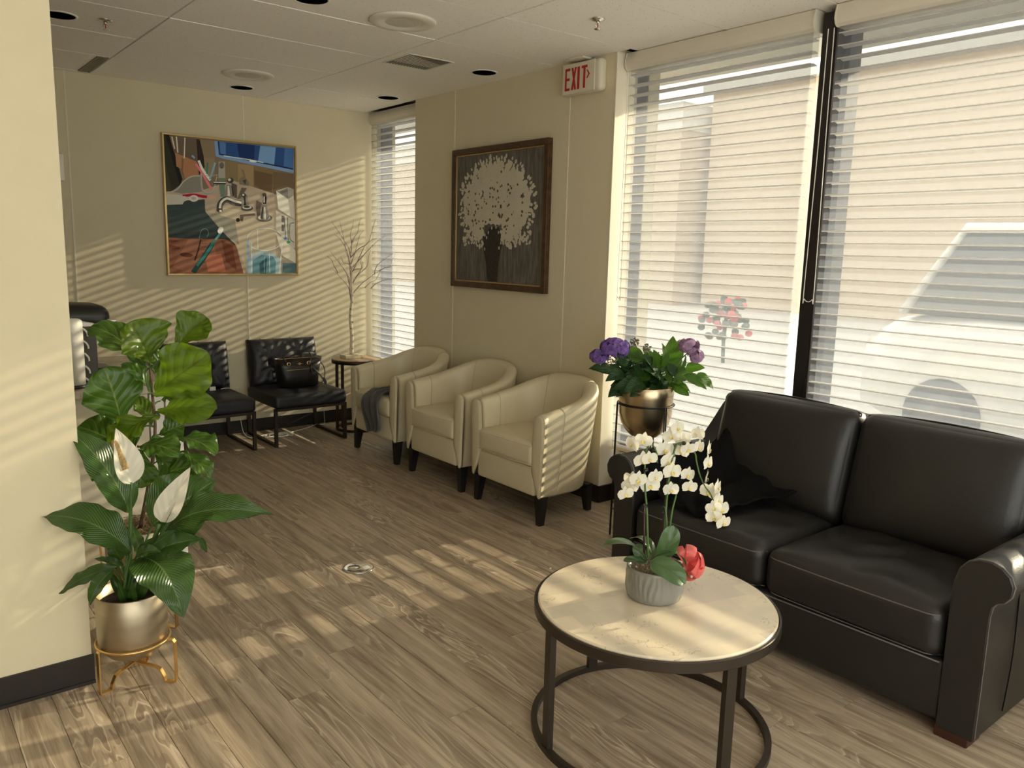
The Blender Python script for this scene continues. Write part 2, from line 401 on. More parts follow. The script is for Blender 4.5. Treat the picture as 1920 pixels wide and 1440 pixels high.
# ---------------------------------------------------------------- mesh tools
class MB:
    def __init__(s):
        s.v = []; s.f = []; s.mi = []; s.uv = {}; s.col = {}; s.sm = []

    def add(s, vs, fs, mi=0, smooth=True, uvs=None, col=None):
        n = len(s.v); s.v += [Vector(v) for v in vs]
        for k, f in enumerate(fs):
            if uvs is not None: s.uv[len(s.f)] = [uvs[i] for i in f]
            if col is not None: s.col[len(s.f)] = col
            s.f.append(tuple(i + n for i in f)); s.mi.append(mi); s.sm.append(smooth)
        return s

    def box(s, x0, y0, z0, x1, y1, z1, mi=0, bev=0.0, mx=None):
        if bev > 0:
            h = Vector((abs(x1 - x0) / 2, abs(y1 - y0) / 2, abs(z1 - z0) / 2))
            return s.soft((Vector((x0, y0, z0)) + Vector((x1, y1, z1))) / 2, h * 2, min(bev, min(h) * .98), n=1, k=2, mi=mi, mx=mx)
        vs = [Vector((x, y, z)) for z in (z0, z1) for y in (y0, y1) for x in (x0, x1)]
        if mx: vs = [mx @ v for v in vs]
        return s.add(vs, [(0, 2, 3, 1), (4, 5, 7, 6), (0, 1, 5, 4), (2, 6, 7, 3), (0, 4, 6, 2), (1, 3, 7, 5)], mi, False)

    def soft(s, c, size, r, bulge=(0, 0, 0), n=6, k=3, mi=0, mx=None, fn=None):
        """rounded box with optional bulging faces"""
        c = Vector(c); h = [size[i] / 2 for i in range(3)]
        r = min(r, min(h) * .999)
        ax = []
        for i in range(3):
            a = [-h[i] + r * (j / k) ** 1.0 * 1.0 for j in range(k)]
            a = [-h[i] + r * (1 - math.cos(j / k * PI / 2)) for j in range(k)]
            m_ = [-(h[i] - r) + 2 * (h[i] - r) * j / n for j in range(n + 1)]
            ax.append(a + m_ + [-x for x in reversed(a)])
        idx = {}; vs = []; fs = []; flat = []

        def P(q):
            key = tuple(round(x, 6) for x in q)
            if key in idx: return idx[key]
            inn = Vector([max(-(h[i] - r), min(h[i] - r, q[i])) for i in range(3)])
            d = Vector(q) - inn
            p = inn + (d.normalized() * r if d.length > 1e-9 else d)
            u = [q[i] / h[i] for i in range(3)]
            b = Vector((0, 0, 0))
            for i in range(3):
                j, l = (i + 1) % 3, (i + 2) % 3
                bi = bulge[i]
                if isinstance(bi, tuple): bi = bi[1] if u[i] > 0 else bi[0]
                b[i] += bi * u[i] * max(0, 1 - abs(u[j]) ** 2.2) * max(0, 1 - abs(u[l]) ** 2.2)
            p = p + b
            if fn: p = fn(p)
            idx[key] = len(vs); vs.append(c + p); return idx[key]
        for i in range(3):
            j, l = (i + 1) % 3, (i + 2) % 3
            for sg in (-1, 1):
                for a in range(len(ax[j]) - 1):
                    for b in range(len(ax[l]) - 1):
                        q = []
                        for (aa, bb) in ((a, b), (a + 1, b), (a + 1, b + 1), (a, b + 1)):
                            w = [0, 0, 0]; w[i] = sg * h[i]; w[j] = ax[j][aa]; w[l] = ax[l][bb]
                            q.append(P(w))
                        if len(set(q)) == 4:
                            fs.append(tuple(q if sg > 0 else reversed(q)))
                            fl = n == 1 and all(abs(ax[e][w_]) <= h[e] - r + 1e-7 and abs(ax[e][w_ + 1]) <= h[e] - r + 1e-7 for e, w_ in ((j, a), (l, b)))
                            flat.append(fl)
        if mx: vs = [mx @ v for v in vs]
        s.add(vs, fs, mi, True)
        for q_, fl in enumerate(flat):
            if fl or (n == 1 and k == 1): s.sm[len(s.sm) - len(fs) + q_] = False
        return s

    def tube(s, pts, r, n=8, mi=0, closed=False, caps=True, flat=None):
        pts = [Vector(p) for p in pts]; N = len(pts)
        if not isinstance(r, (list, tuple)): r = [r] * N
        T = []
        for i in range(N):
            a = pts[(i - 1) % N] if (closed or i > 0) else pts[i]
            b = pts[(i + 1) % N] if (closed or i < N - 1) else pts[i]
            t = (b - a); T.append(t.normalized() if t.length > 1e-9 else Vector((0, 0, 1)))
        up = Vector((0, 0, 1)) if abs(T[0].z) < .9 else Vector((1, 0, 0))
        u = (up - T[0] * up.dot(T[0])).normalized()
        vs = []
        for i in range(N):
            u = (u - T[i] * u.dot(T[i]))
            u = u.normalized() if u.length > 1e-6 else T[i].orthogonal().normalized()
            w = T[i].cross(u)
            for j in range(n):
                a = 2 * PI * j / n + PI / n
                fx, fy = (flat if flat else (1, 1))
                vs.append(pts[i] + u * math.cos(a) * r[i] * fx + w * math.sin(a) * r[i] * fy)
        fs = []
        for i in range(N if closed else N - 1):
            k = (i + 1) % N
            for j in range(n):
                fs.append((i * n + j, i * n + (j + 1) % n, k * n + (j + 1) % n, k * n + j))
        if not closed and caps:
            fs.append(tuple(reversed(range(n)))); fs.append(tuple(range((N - 1) * n, N * n)))
        return s.add(vs, fs, mi, n > 5)

    def bar(s, p0, p1, w, h, mi=0, up=Vector((0, 0, 1))):
        p0, p1 = Vector(p0), Vector(p1); t = (p1 - p0).normalized()
        if abs(t.dot(up)) > .98: up = Vector((0, 1, 0))
        a = t.cross(up).normalized() * w / 2; b = a.cross(t).normalized() * h / 2
        vs = [p + a * i + b * j for p in (p0, p1) for i, j in ((-1, -1), (1, -1), (1, 1), (-1, 1))]
        return s.add(vs, [(0, 1, 2, 3), (7, 6, 5, 4), (0, 4, 5, 1), (1, 5, 6, 2), (2, 6, 7, 3), (3, 7, 4, 0)], mi, False)

    def lathe(s, prof, c, n=40, mi=0, fn=None, smooth=True, sharp=False):
        if sharp:
            for a, b in zip(prof, prof[1:]):
                if a != b: s.lathe([a, b], c, n, mi, fn, True)
            return s
        c = Vector(c); vs = []; fs = []
        for (r, z) in prof:
            for j in range(n):
                a = 2 * PI * j / n
                rr = fn(r, z, a) if fn else r
                vs.append(c + Vector((rr * math.cos(a), rr * math.sin(a), z)))
        for i in range(len(prof) - 1):
            for j in range(n):
                fs.append((i * n + j, i * n + (j + 1) % n, (i + 1) * n + (j + 1) % n, (i + 1) * n + j))
        if len(prof) > 2 and prof[0] != prof[-1] and prof[0][0] > 1e-4 and getattr(s, '_cap', True): fs.append(tuple(reversed(range(n))))
        return s.add(vs, fs, mi, smooth)

    def prism(s, poly, axis, a, b, mi=0, smooth=False):
        """poly of 2-D points extruded along an axis from a to b"""
        def P(u, v, w):
            return {0: Vector((w, u, v)), 1: Vector((u, w, v)), 2: Vector((u, v, w))}[axis]
        n = len(poly); vs = [P(u, v, a) for u, v in poly] + [P(u, v, b) for u, v in poly]
        area = sum(poly[i][0] * poly[(i + 1) % n][1] - poly[(i + 1) % n][0] * poly[i][1] for i in range(n))
        fl = (area > 0) ^ (axis == 1) ^ (b < a)
        c1, c2 = tuple(range(n)), tuple(range(n, 2 * n))
        fs = [tuple(reversed(c1)) if fl else c1, c2 if fl else tuple(reversed(c2))]
        s.add(vs, fs, mi, False)
        sd = []
        for i in range(n):
            k = (i + 1) % n
            sd.append((i, k, k + n, i + n) if fl else (k, i, i + n, k + n))
        return s.add(vs, sd, mi, smooth)

    def leaf(s, base, tip, w, nrm, arch=.1, fold=.2, shape='lance', wav=0.0, nu=14, nv=6, mi=0, droop=0.0, seed=0, curl=0.0, twist=0.0):
        base, tip = Vector(base), Vector(tip); ax = tip - base; Ln = ax.length; t_ = ax.normalized()
        nrm = Vector(nrm); nrm = (nrm - t_ * nrm.dot(t_))
        nrm = nrm.normalized() if nrm.length > 1e-4 else t_.orthogonal().normalized()
        sd = t_.cross(nrm); rn = random.Random(seed); ph = rn.random() * 6; pk = rn.random() * 6
        W = {'lance': lambda t: (math.sin(PI * min(1, t) ** .80)) ** .85,
             'fiddle': lambda t: max(.0, math.sin(PI * (t ** 1.35) * .97 + .06)) ** .62 * (.42 + .58 * min(1, t * 1.7) ** 1.2),
             'ovate': lambda t: max(0, math.sin(PI * t ** .66)) ** .85,
             'strap': lambda t: max(0, 1 - abs(2 * t ** .9 - 1) ** 3.2) ** .6,
             'spathe': lambda t: max(0, math.sin(PI * t ** .62)) ** .9,
             'round': lambda t: max(0, 1 - (2 * t - 1) ** 2) ** .5}[shape]
        vs = []; uv = []
        for i in range(nu + 1):
            t = i / nu
            mid = base + ax * t + nrm * (arch * Ln * 4 * t * (1 - t)) - Vector((0, 0, 1)) * droop * Ln * t * t
            hw = max(W(t), .0) * w / 2 + (.0006 if 0 < i < nu else .0003)
            tw = twist * t
            s2 = sd * math.cos(tw) + nrm * math.sin(tw); n2 = nrm * math.cos(tw) - sd * math.sin(tw)
            for j in range(nv + 1):
                q = j / nv * 2 - 1
                of = s2 * hw * q + n2 * (fold * abs(q) * hw + curl * hw * q * q)
                if wav: of += n2 * wav * w * q * q * (math.sin(t * 17 + ph + (q > 0) * pk) + .6 * math.sin(t * 31 + pk))
                vs.append(mid + of); uv.append((t, j / nv))
        fs = [(i * (nv + 1) + j, i * (nv + 1) + j + 1, (i + 1) * (nv + 1) + j + 1, (i + 1) * (nv + 1) + j) for i in range(nu) for j in range(nv)]
        return s.add(vs, fs, mi, True, uvs=uv)


ORG = {}


def mk(name, mb, m, parent=None, label=None):
    o0 = ORG.get(parent.name, Vector((0, 0, 0))) if parent else Vector((0, 0, 0))
    me = bpy.data.meshes.new(name)
    me.from_pydata([tuple(v - o0) for v in mb.v], [], mb.f)
    for mm in (m if isinstance(m, (list, tuple)) else [m]):
        me.materials.append(mm)
    me.polygons.foreach_set('material_index', mb.mi)
    me.polygons.foreach_set('use_smooth', mb.sm)
    if mb.uv:
        ul = me.uv_layers.new(name='UVMap')
        for p in me.polygons:
            u = mb.uv.get(p.index)
            if u:
                for k, li in enumerate(p.loop_indices): ul.data[li].uv = u[k]
    if mb.col:
        ca = me.color_attributes.new('paint', 'FLOAT_COLOR', 'CORNER')
        for p in me.polygons:
            c = mb.col.get(p.index, (.5, .5, .5))
            for li in p.loop_indices: ca.data[li].color = (*c, 1)
    me.update()
    o = bpy.data.objects.new(name, me); C.objects.link(o)
    if parent: o.parent = parent
    ORG[o.name] = o0
    if label: o['label'] = label
    return o


def top(name, mb, m, label, cat, group=None, loc=None):
    """a thing that is one mesh, its origin at its base"""
    if loc is None:
        lo = [min(v[i] for v in mb.v) for i in range(3)]; hi = [max(v[i] for v in mb.v) for i in range(3)]
        loc = ((lo[0] + hi[0]) / 2, (lo[1] + hi[1]) / 2, lo[2])
    loc = Vector(loc)
    mb.v = [v - loc for v in mb.v]
    o = mk(name, mb, m); o.location = loc; ORG[o.name] = loc
    o['label'] = label; o['category'] = cat
    if group: o['group'] = group
    return o


def thing(name, loc, label, cat, group=None):
    o = bpy.data.objects.new(name, None); C.objects.link(o); o.location = Vector(loc); o.empty_display_size = .05
    ORG[o.name] = Vector(loc); o['label'] = label; o['category'] = cat
    if group: o['group'] = group
    return o


def struct(name, mb, m, parent=None):
    o = mk(name, mb, m, parent)
    if not parent: o['kind'] = 'structure'
    return o


def copy_tree(o, dx, label=None):
    c = o.copy(); C.objects.link(c); c.location = o.location + Vector(dx)
    ORG[c.name] = ORG[o.name] + Vector(dx)
    if label: c['label'] = label
    for ch in o.children:
        d = ch.copy(); C.objects.link(d); d.parent = c
        for g in ch.children:
            e = g.copy(); C.objects.link(e); e.parent = d
    return c


def wire(name, pts, r, m, parent=None, label=None, cat=None, n=6, sub=6):
    """smooth tube through points (Catmull-Rom)"""
    mb = MB(); mb.tube(cr(pts, sub), r, n)
    if parent or not cat: return mk(name, mb, m, parent)
    return top(name, mb, m, label, cat)


def cr(pts, sub=6):
    pts = [Vector(p) for p in pts]
    P = [pts[0] * 2 - pts[1]] + pts + [pts[-1] * 2 - pts[-2]]
    out = []
    for i in range(1, len(P) - 2):
        for k in range(sub):
            t = k / sub
            a, b, c, d = P[i - 1], P[i], P[i + 1], P[i + 2]
            out.append(.5 * ((2 * b) + (c - a) * t + (2 * a - 5 * b + 4 * c - d) * t * t + (3 * b - a - 3 * c + d) * t ** 3))
    out.append(pts[-1]); return out

# ---------------------------------------------------------------- room shell
XW, YB, CZ = 3.43, 6.34, 2.64       # pillar face, back wall, ceiling
X0, Y0 = -3.2, -1.7                  # unseen far sides of the room
XG = 3.50                            # room side of the blinds

mb = MB(); mb.box(X0, Y0, -.12, 3.75, YB + .1, -.006)
floor = struct('floor', mb, M['base_black'])
PW, PL = .125, 1.22
pm = MB(); pm.soft((0, 0, -.003), (PW - .0012, PL - .0012, .006), .0012, n=1, k=1)
rnd = random.Random(4)
def plank_at(x, y, ln, first=[None]):
    if abs(ln - PL) < 1e-6 and first[0]:
        o = first[0].copy(); C.objects.link(o)
    else:
        m2 = MB(); m2.soft((0, 0, -.003), (PW - .0012, ln - .0012, .006), .0012, n=1, k=1)
        o = mk('plank', m2, M['floor'], floor)
        if abs(ln - PL) < 1e-6: first[0] = o
    o.location = (x, y, rnd.uniform(-.0002, .0002))
rest = MB()
col = 0
x = -3.12
while x < 3.62:
    off = (col * .413 + rnd.uniform(0, .25)) % 1.0 * PL
    y = Y0 - off
    while y < YB:
        a, b = max(y, Y0), min(y + PL, YB)
        if b - a > .03:
            if x + PW > -.35 and b > .55 and a < YB:
                plank_at(x + PW / 2, (a + b) / 2, b - a)
            else:
                rest.soft((x + PW / 2, (a + b) / 2, -.003), (PW - .0012, b - a - .0012, .006), .001, n=1, k=1)
        y += PL
    x += PW; col += 1
o = mk('plank_field', rest, M['floor'], floor); o['kind'] = 'stuff'

# ceiling: tiles hung in a grid, 1.22 x 0.61
mb = MB(); mb.box(X0, Y0, CZ + .03, 3.75, YB + .1, CZ + .12)
ceil = struct('ceiling', mb, M['plenum'])
XL = [1.325 + 1.22 * k for k in range(-4, 3)]        # long joints
YL = [6.28 - .6 * k for k in range(0, 17)]
xs = sorted([X0] + [x for x in XL if X0 < x < 3.5] + [3.72])
ys = sorted([YB] + [y for y in YL if Y0 < y] + [Y0])
tr = MB()
rnd = random.Random(7)
for i in range(len(xs) - 1):
    for j in range(len(ys) - 1):
        a, b, c, d = xs[i], xs[i + 1], ys[j], ys[j + 1]
        if b - a < .03 or d - c < .03: continue
        dz = rnd.uniform(-.0015, .0015)
        if i == len(xs) - 2: b = 3.62 if d < 3.5 else 3.44
        if b > .3 and d > 1.6:
            t = MB(); g = .0045
            t.box(-(b - a) / 2 + g, -(d - c) / 2 + g, -.007, (b - a) / 2 - g, (d - c) / 2 - g, .007)
            o = mk('ceiling_tile', t, M['tile'], ceil)
            o.location = ((a + b) / 2, (c + d) / 2, CZ + .007 + dz)
            o.rotation_euler = (rnd.uniform(-.003, .003), rnd.uniform(-.0015, .0015), 0)
        else:
            tr.box(a + .004, c + .004, CZ, b - .004, d - .004, CZ + .014)
o = mk('ceiling_tile_field', tr, M['tile'], ceil); o['kind'] = 'stuff'
g = MB()
for x in XL:
    if x < 3.4: g.box(x - .010, Y0, CZ + .014, x + .010, YB, CZ + .022)
for y in YL: g.box(X0, y - .010, CZ + .0145, 3.6, y + .010, CZ + .0225)
mk('ceiling_grid', g, M['gridbar'], ceil)

# back wall in panels 1.22 wide with a narrow batten at each joint
mb = MB(); mb.box(X0, YB + .012, -.1, 3.75, YB + .14, 2.8)
wb = struct('wall_back', mb, M['wall'])
sx = [1.175 + 1.22 * k for k in range(-3, 3)]
px = sorted([X0] + [s for s in sx if X0 < s < 3.6] + [3.66])
for a, b in zip(px, px[1:]):
    p = MB(); p.box(a + .002, YB, 0, b - .002, YB + .012, CZ + .02)
    mk('wall_panel', p, M['wall'], wb)
for s in sx:
    if s > X0: 
        p = MB(); p.box(s - .005, YB - .003, .104, s + .005, YB, CZ); mk('panel_batten', p, M['trim'], wb)
# pillar wall between the windows
mb = MB(); mb.box(XW + .01, 3.3725, -.05, 3.80, 5.51, CZ + .02)
wr = struct('wall_right', mb, M['wall'])
ps = [3.3725, 3.752, 4.972, 5.51]
for a, b in zip(ps, ps[1:]):
    p = MB(); p.box(XW, a + (.0015 if a > 3.4 else 0), 0, XW + .01, b - .0015, CZ + .015); mk('wall_panel', p, M['wall'], wr)
for s in ps[1:3]:
    p = MB(); p.box(XW - .0025, s - .004, .104, XW, s + .004, CZ); mk('panel_batten', p, M['trim'], wr)
mb = MB(); mb.box(XW - .004, 3.366, 0, 3.60, 3.3725, CZ)
mk('corner_trim', mb, M['trim'], wr)
# low wall below the glass and lintel above it
mb = MB()
for a, b in ((Y0, 3.37), (5.51, YB)): mb.box(3.60, a, -.05, 3.80, b, .30)
struct('wall_window_sill', mb, M['wall'])
mb = MB()
for a, b in ((Y0, 3.37), (5.51, YB)): mb.box(3.60, a, CZ - .02, 3.80, b, 2.95)
struct('wall_lintel', mb, M['wall'])
# near left stub wall
mb = MB(); mb.box(X0, 2.912, 0, .512, 3.06, CZ + .012)
struct('wall_left', mb, M['wall'])
# unseen sides that close the room
mb = MB(); mb.box(X0 - .1, Y0, -.1, X0, YB, 2.8); struct('wall_far_left', mb, M['wall_dark'])
mb = MB(); mb.box(X0, Y0 - .1, -.1, 3.8, Y0, .25); mb.box(X0, Y0 - .1, 2.45, 3.8, Y0, 2.8)
mb.box(X0, Y0 - .1, .25, -2.7, Y0, 2.45); mb.box(3.1, Y0 - .1, .25, 3.8, Y0, 2.45); struct('wall_behind', mb, M['wall'])
mb = MB()
for xx in (-2.7, -.8, 1.1, 3.06): mb.box(xx, Y0 - .09, .25, xx + .04, Y0 - .03, 2.45)
mb.box(-2.66, Y0 - .09, .25, 3.06, Y0 - .03, .29); mb.box(-2.66, Y0 - .09, 2.41, 3.06, Y0 - .03, 2.45)
w5 = struct('window_added_rear', mb, M['alu_black'])  # unseen window behind the camera, added to fill the room with daylight
mb = MB(); mb.box(-2.66, Y0 - .062, .29, 3.06, Y0 - .058, 2.41); mk('glass_pane', mb, M['glass'], w5)
# baseboards
def baseb(name, x0, y0, x1, y1, t=.008, nx=0, ny=-1):
    mb = MB()
    if ny: mb.box(x0, y0 - t, 0, x1, y0, .104); mb.box(x0, y0 - t - .006, 0, x1, y0 - t, .012)
    else: mb.box(x0 - t, y0, 0, x0, y1, .104); mb.box(x0 - t - .006, y0, 0, x0 - t, y1, .012)
    o = struct(name, mb, M['base_black']); return o
baseb('baseboard_back', X0, YB, 3.6, YB)
baseb('baseboard_left', X0, 2.912, .518, 2.912)
baseb('baseboard_right', XW, 3.366, XW, 5.51, ny=0)
mb = MB(); mb.box(XW - .008, 3.354, 0, 3.60, 3.366, .104); struct('baseboard_pillar', mb, M['base_black'])
mb = MB(); mb.box(3.588, Y0, 0, 3.60, 3.354, .104); struct('baseboard_window', mb, M['base_black'])

# windows: black aluminium frames and glass
def window(name, ya, yb, z0=.30, z1=CZ - .02, t=.022):
    f = MB()
    f.box(3.60, ya, z0, 3.70, ya + t, z1); f.box(3.60, yb - t, z0, 3.70, yb, z1)
    f.box(3.60, ya + t, z0, 3.70, yb - t, z0 + .05); f.box(3.60, ya + t, z1 - .05, 3.70, yb - t, z1)
    w = struct(name, f, M['alu_black'])
    g = MB(); g.box(3.648, ya + t, z0 + .05, 3.654, yb - t, z1 - .05); mk('glass_pane', g, M['glass'], w)
    return w
window('window_1', 5.51, YB)
window('window_2', 2.156, 3.3725, t=.003)
window('window_3', -.30, 2.083)
window('window_added_side', -1.65, -.373)  # unseen, added without a blind so sun bounces into the room
for n, (a, b) in {'trim_1': (2.083, 2.156), 'trim_2': (-.373, -.30)}.items():
    mb = MB(); mb.box(3.515, a, .30, 3.70, b, CZ - .02)
    mb.box(3.508, a + .010, .30, 3.515, b - .010, CZ - .03)
    struct(n, mb, M['alu_black'])

# blinds: two sheers with soft vanes between them
PITCH = .0545
def blind(ya, yb, label, group, zb=.36, zt=2.545, detail=True, cord=None):
    t = thing('window_blind', (XG + .03, (ya + yb) / 2, zb), label, 'blind', group)
    h = MB()
    prof = [(XG - .014, 2.637), (XG - .024, 2.60), (XG - .026, 2.575), (XG - .018, 2.555), (XG - .004, 2.543), (XG + .095, 2.543), (XG + .095, 2.637), (XG - .014, 2.637)][:-1]
    h.prism([(x, z) for x, z in prof], 1, ya - .006, yb + .006)
    mk('headrail', h, M['blindhead'], t)
    for y in (ya - .012, yb + .006):
        e = MB(); e.prism([(x - (.004 if x < XG else 0), z) for x, z in prof], 1, y, y + .006)
        mk('end_cap', e, M['blindhead'], t)
    for xx in (XG, XG + .052):
        s_ = MB(); n = 24
        vs = []
        for i in range(n + 1):
            for j in range(2):
                vs.append((xx + .0008 * math.sin(i * 2.1), ya + (yb - ya) * i / n, zb if j == 0 else zt))
        s_.add(vs, [(2 * i, 2 * i + 2, 2 * i + 3, 2 * i + 1) for i in range(n)])
        mk('sheer', s_, M['sheer'], t)
    v = MB(); w = .052
    v.add([(XG, 0, 0), (XG + w * .2, 0, .0025), (XG + w * .5, 0, .0035), (XG + w * .8, 0, .0005), (XG + w, 0, -.003),
           (XG, 1, 0), (XG + w * .2, 1, .0025), (XG + w * .5, 1, .0035), (XG + w * .8, 1, .0005), (XG + w, 1, -.003)],
          [(k, k + 1, k + 6, k + 5) for k in range(4)])
    # a folded hem along the room side
    v.box(XG - .0012, 0, -.0018, XG + .0008, 1, .0035)
    N = int((zt - zb) / PITCH)
    first = None
    if detail:
        for k in range(N):
            z = zt - .03 - k * PITCH
            if first is None:
                o = mk('slat', v, M['vane'], None); o.parent = t; first = o
            else:
                o = first.copy(); C.objects.link(o)
            o.location = (-(XG + .03), ya - (ya + yb) / 2, z - zb)
            o.scale = (1, yb - ya, 1)
    else:
        a = MB()
        for k in range(N):
            z = zt - .03 - k * PITCH
            a.add([(p.x, ya + p.y * (yb - ya), p.z + z) for p in v.v], v.f, 0, True)
        o = mk('slat_field', a, M['vane'], t); o['kind'] = 'stuff'
    b = MB(); b.box(XG - .004, ya, zb - .022, XG + .056, yb, zb, bev=.004); mk('bottom_rail', b, M['blindhead'], t)
    for c in (cord or []):
        y, z1_, x_ = c[:3]; w_ = c[3] if len(c) > 3 else .012
        p = [(x_, y - w_ * .6, 2.54), (x_, y - w_ * .8, 2.0), (x_, y - w_ * 1.1, z1_ + .05), (x_, y - w_ * .8, z1_ + .012), (x_, y, z1_), (x_, y + w_ * .9, z1_ + .013), (x_, y + w_ * 1.1, z1_ + .05), (x_, y + w_ * .7, 2.0), (x_, y + w_ * .6, 2.54)]
        m_ = MB(); m_.tube(cr(p, 5), .0022, 5); mk('cord_loop', m_, M['cord'], t)
    return t
G = 'sheer vane blinds at the windows'
blind(2.192, 3.340, 'white sheer vane blind left of the black mullion, behind the hydrangea', G, cord=[(3.335, 1.255, XG - .006)])
blind(-.27, 2.066, 'white sheer vane blind right of the black mullion, behind the sofa', G, cord=[(2.098, 1.315, XG - .012, .024)])
blind(5.535, 6.325, 'narrow white sheer vane blind in the far corner behind the twig lamp', G)

# ---------------------------------------------------------------- outside
mb = MB(); mb.box(3.8, -60, -.35, 90, 60, -.15); o = struct('ground', mb, M['asphalt'])
mb = MB(); mb.box(3.8, -60, -.15, 5.2, 60, -.08); o = struct('trim_3', mb, M['stucco'])     # kerb walk
mb = MB(); mb.box(3.6, -30, 2.96, 4.62, 30, 3.2); mb.box(3.6, -30, 2.72, 4.62, 30, 2.96); o = struct('roof_overhang', mb, M['stucco'])
b = thing('building', (22, 14, -.15), 'beige masonry building with flat roof across the parking lot', 'building')
m_ = MB(); m_.box(22, -18, -.15, 30, 17.2, 6.7); mk('wall', m_, M['brickwall'], b)
m_ = MB(); m_.box(21.7, -18.2, 6.7, 30, 17.4, 6.95); mk('parapet', m_, M['stucco'], b)
for k in range(2):
    m_ = MB(); y = -14 + k * 4.4; m_.box(21.9, y, .2, 22.02, y + 1.9, 2.6); mk('window', m_, M['carglass'], b)
b = thing('building', (24, 26, -.15), 'tan brick building with a darker band, left of the other', 'building')
m_ = MB(); m_.box(21, 17.6, -.15, 32, 44, 6.3); mk('wall', m_, M['brickwall'], b)
m_ = MB(); m_.box(20.9, 17.5, 5.5, 32, 44.1, 6.35); mk('roof_band', m_, M['stucco'], b)
# parked car: lofted body
def car(cx, cy, z0, flip=1):
    t = thing('car', (cx, cy, z0), 'white car parked outside the window right of the mullion', 'car')
    sec = [(-2.25, .35, .62, .66), (-2.1, .25, .86, .80), (-1.2, .22, .98, .88), (-.75, .22, 1.02, .9), (-.1, .22, 1.05, .9), (1.2, .22, 1.05, .9), (1.9, .25, 1.0, .88), (2.2, .35, .85, .8)]
    m_ = MB(); vs = []; n = 10
    for (y, zb, zt, hw) in [(a, b, c * 1.17, d) for a, b, c, d in sec]:
        ring = [(-hw, zb), (-hw * 1.02, (zb + zt) / 2), (-hw * .98, zt - .12), (-hw * .86, zt - .02), (-hw * .4, zt + .01), (hw * .4, zt + .01), (hw * .86, zt - .02), (hw * .98, zt - .12), (hw * 1.02, (zb + zt) / 2), (hw, zb)]
        vs += [(cx + a, cy + y * flip, z0 + b) for a, b in ring]
    fs = [(i * n + j, i * n + (j + 1) % n, (i + 1) * n + (j + 1) % n, (i + 1) * n + j) for i in range(len(sec) - 1) for j in range(n)]
    fs += [tuple(range(n)), tuple(range(len(vs) - n, len(vs)))]
    m_.add(vs, fs); mk('body', m_, M['carpaint'], t)
    m_ = MB(); p = [(-2.1, 1.22), (-1.95, 1.92), (1.42, 1.96), (1.86, 1.20)]
    m_.add([(cx + s_ * w, cy + y * flip, z0 + z) for (y, z) in p for s_, w in ((-1, .84 if z < 1.3 else .74), (1, .84 if z < 1.3 else .74))],
           [(0, 1, 3, 2), (2, 3, 5, 4), (4, 5, 7, 6), (0, 2, 4, 6), (1, 7, 5, 3)], smooth=False); mk('cabin_glass', m_, M['carglass'], t)
    for s_ in (-1, 1):
        m_ = MB(); m_.tube([(cx + s_ * (.84 if z < 1.3 else .75), cy + y * flip, z0 + z) for y, z in p], .045, 6); mk('roof_pillar', m_, M['carpaint'], t)
    m_ = MB(); m_.box(cx - .74, cy - 1.96, z0 + 1.90, cx + .74, cy + 1.42, z0 + 2.0, bev=.03); mk('roof', m_, M['carpaint'], t)
    for y in (-1.4, 1.4):
        for s_ in (-1, 1):
            m_ = MB(); m_.tube([(cx + s_ * .68, cy + y, z0 + .33), (cx + s_ * .92, cy + y, z0 + .33)], .33, 24); w_ = mk('wheel', m_, M['black'], t)
            m_ = MB(); m_.tube([(cx + s_ * .90, cy + y, z0 + .33), (cx + s_ * .93, cy + y, z0 + .33)], .19, 16); mk('hub_cap', m_, M['smoke'], w_)
    return t
car(8.2, 1.62, -.15, 1)
mb = MB(); rr = random.Random(3)
for k in range(70):
    c = Vector((10.5 + rr.uniform(-.3, .3), 7.7 + rr.uniform(-.35, .35), .55 + rr.uniform(-.3, .3)))
    mb.soft(c, (.11, .11, .10), .049, n=1, k=2, mi=(k % 3 == 0))
mb.tube([(10.5, 7.7, -.15), (10.5, 7.72, .25), (10.52, 7.7, .6)], .03, 8)
top('flowering_shrub', mb, [M['hydr'], M['redflower']], 'shrub with red flowers seen through the blind left of the mullion', 'shrub')

# ---------------------------------------------------------------- ceiling fittings
def downlight(x, y, label):
    t = thing('downlight', (x, y, CZ), label, 'ceiling light', 'recessed lights in the ceiling')
    m_ = MB(); m_.lathe([(.088, 0), (.088, -.004), (.079, -.006), (.076, -.003), (.076, .0)], (x, y, CZ), 36); m_.f.pop(36 * 4) if False else None
    mk('trim_ring', m_, M['white'], t)
    m_ = MB(); m_.lathe([(.0001, -.0045), (.076, -.0045)], (x, y, CZ), 36); mk('dark_recess_disc', m_, M['plenum'], t)  # flat black disc, the darkness of the recess is put into its colour
M['recess_black'] = mat('recess_shade_black', (.004, .004, .004), .9, spec=0)
_p = M['plenum']; M['plenum'] = M['recess_black']
downlight(.888, 4.825, 'dark recessed ceiling light nearest the left wall, beside a sprinkler')
downlight(2.267, 6.016, 'dark recessed ceiling light close to the back wall')
downlight(3.223, 5.565, 'dark recessed ceiling light above the twig lamp corner')
downlight(3.214, 4.339, 'dark recessed ceiling light by the flower picture wall')
downlight(1.718, 3.668, 'dark recessed ceiling light cut by the top of the view')
M['plenum'] = _p
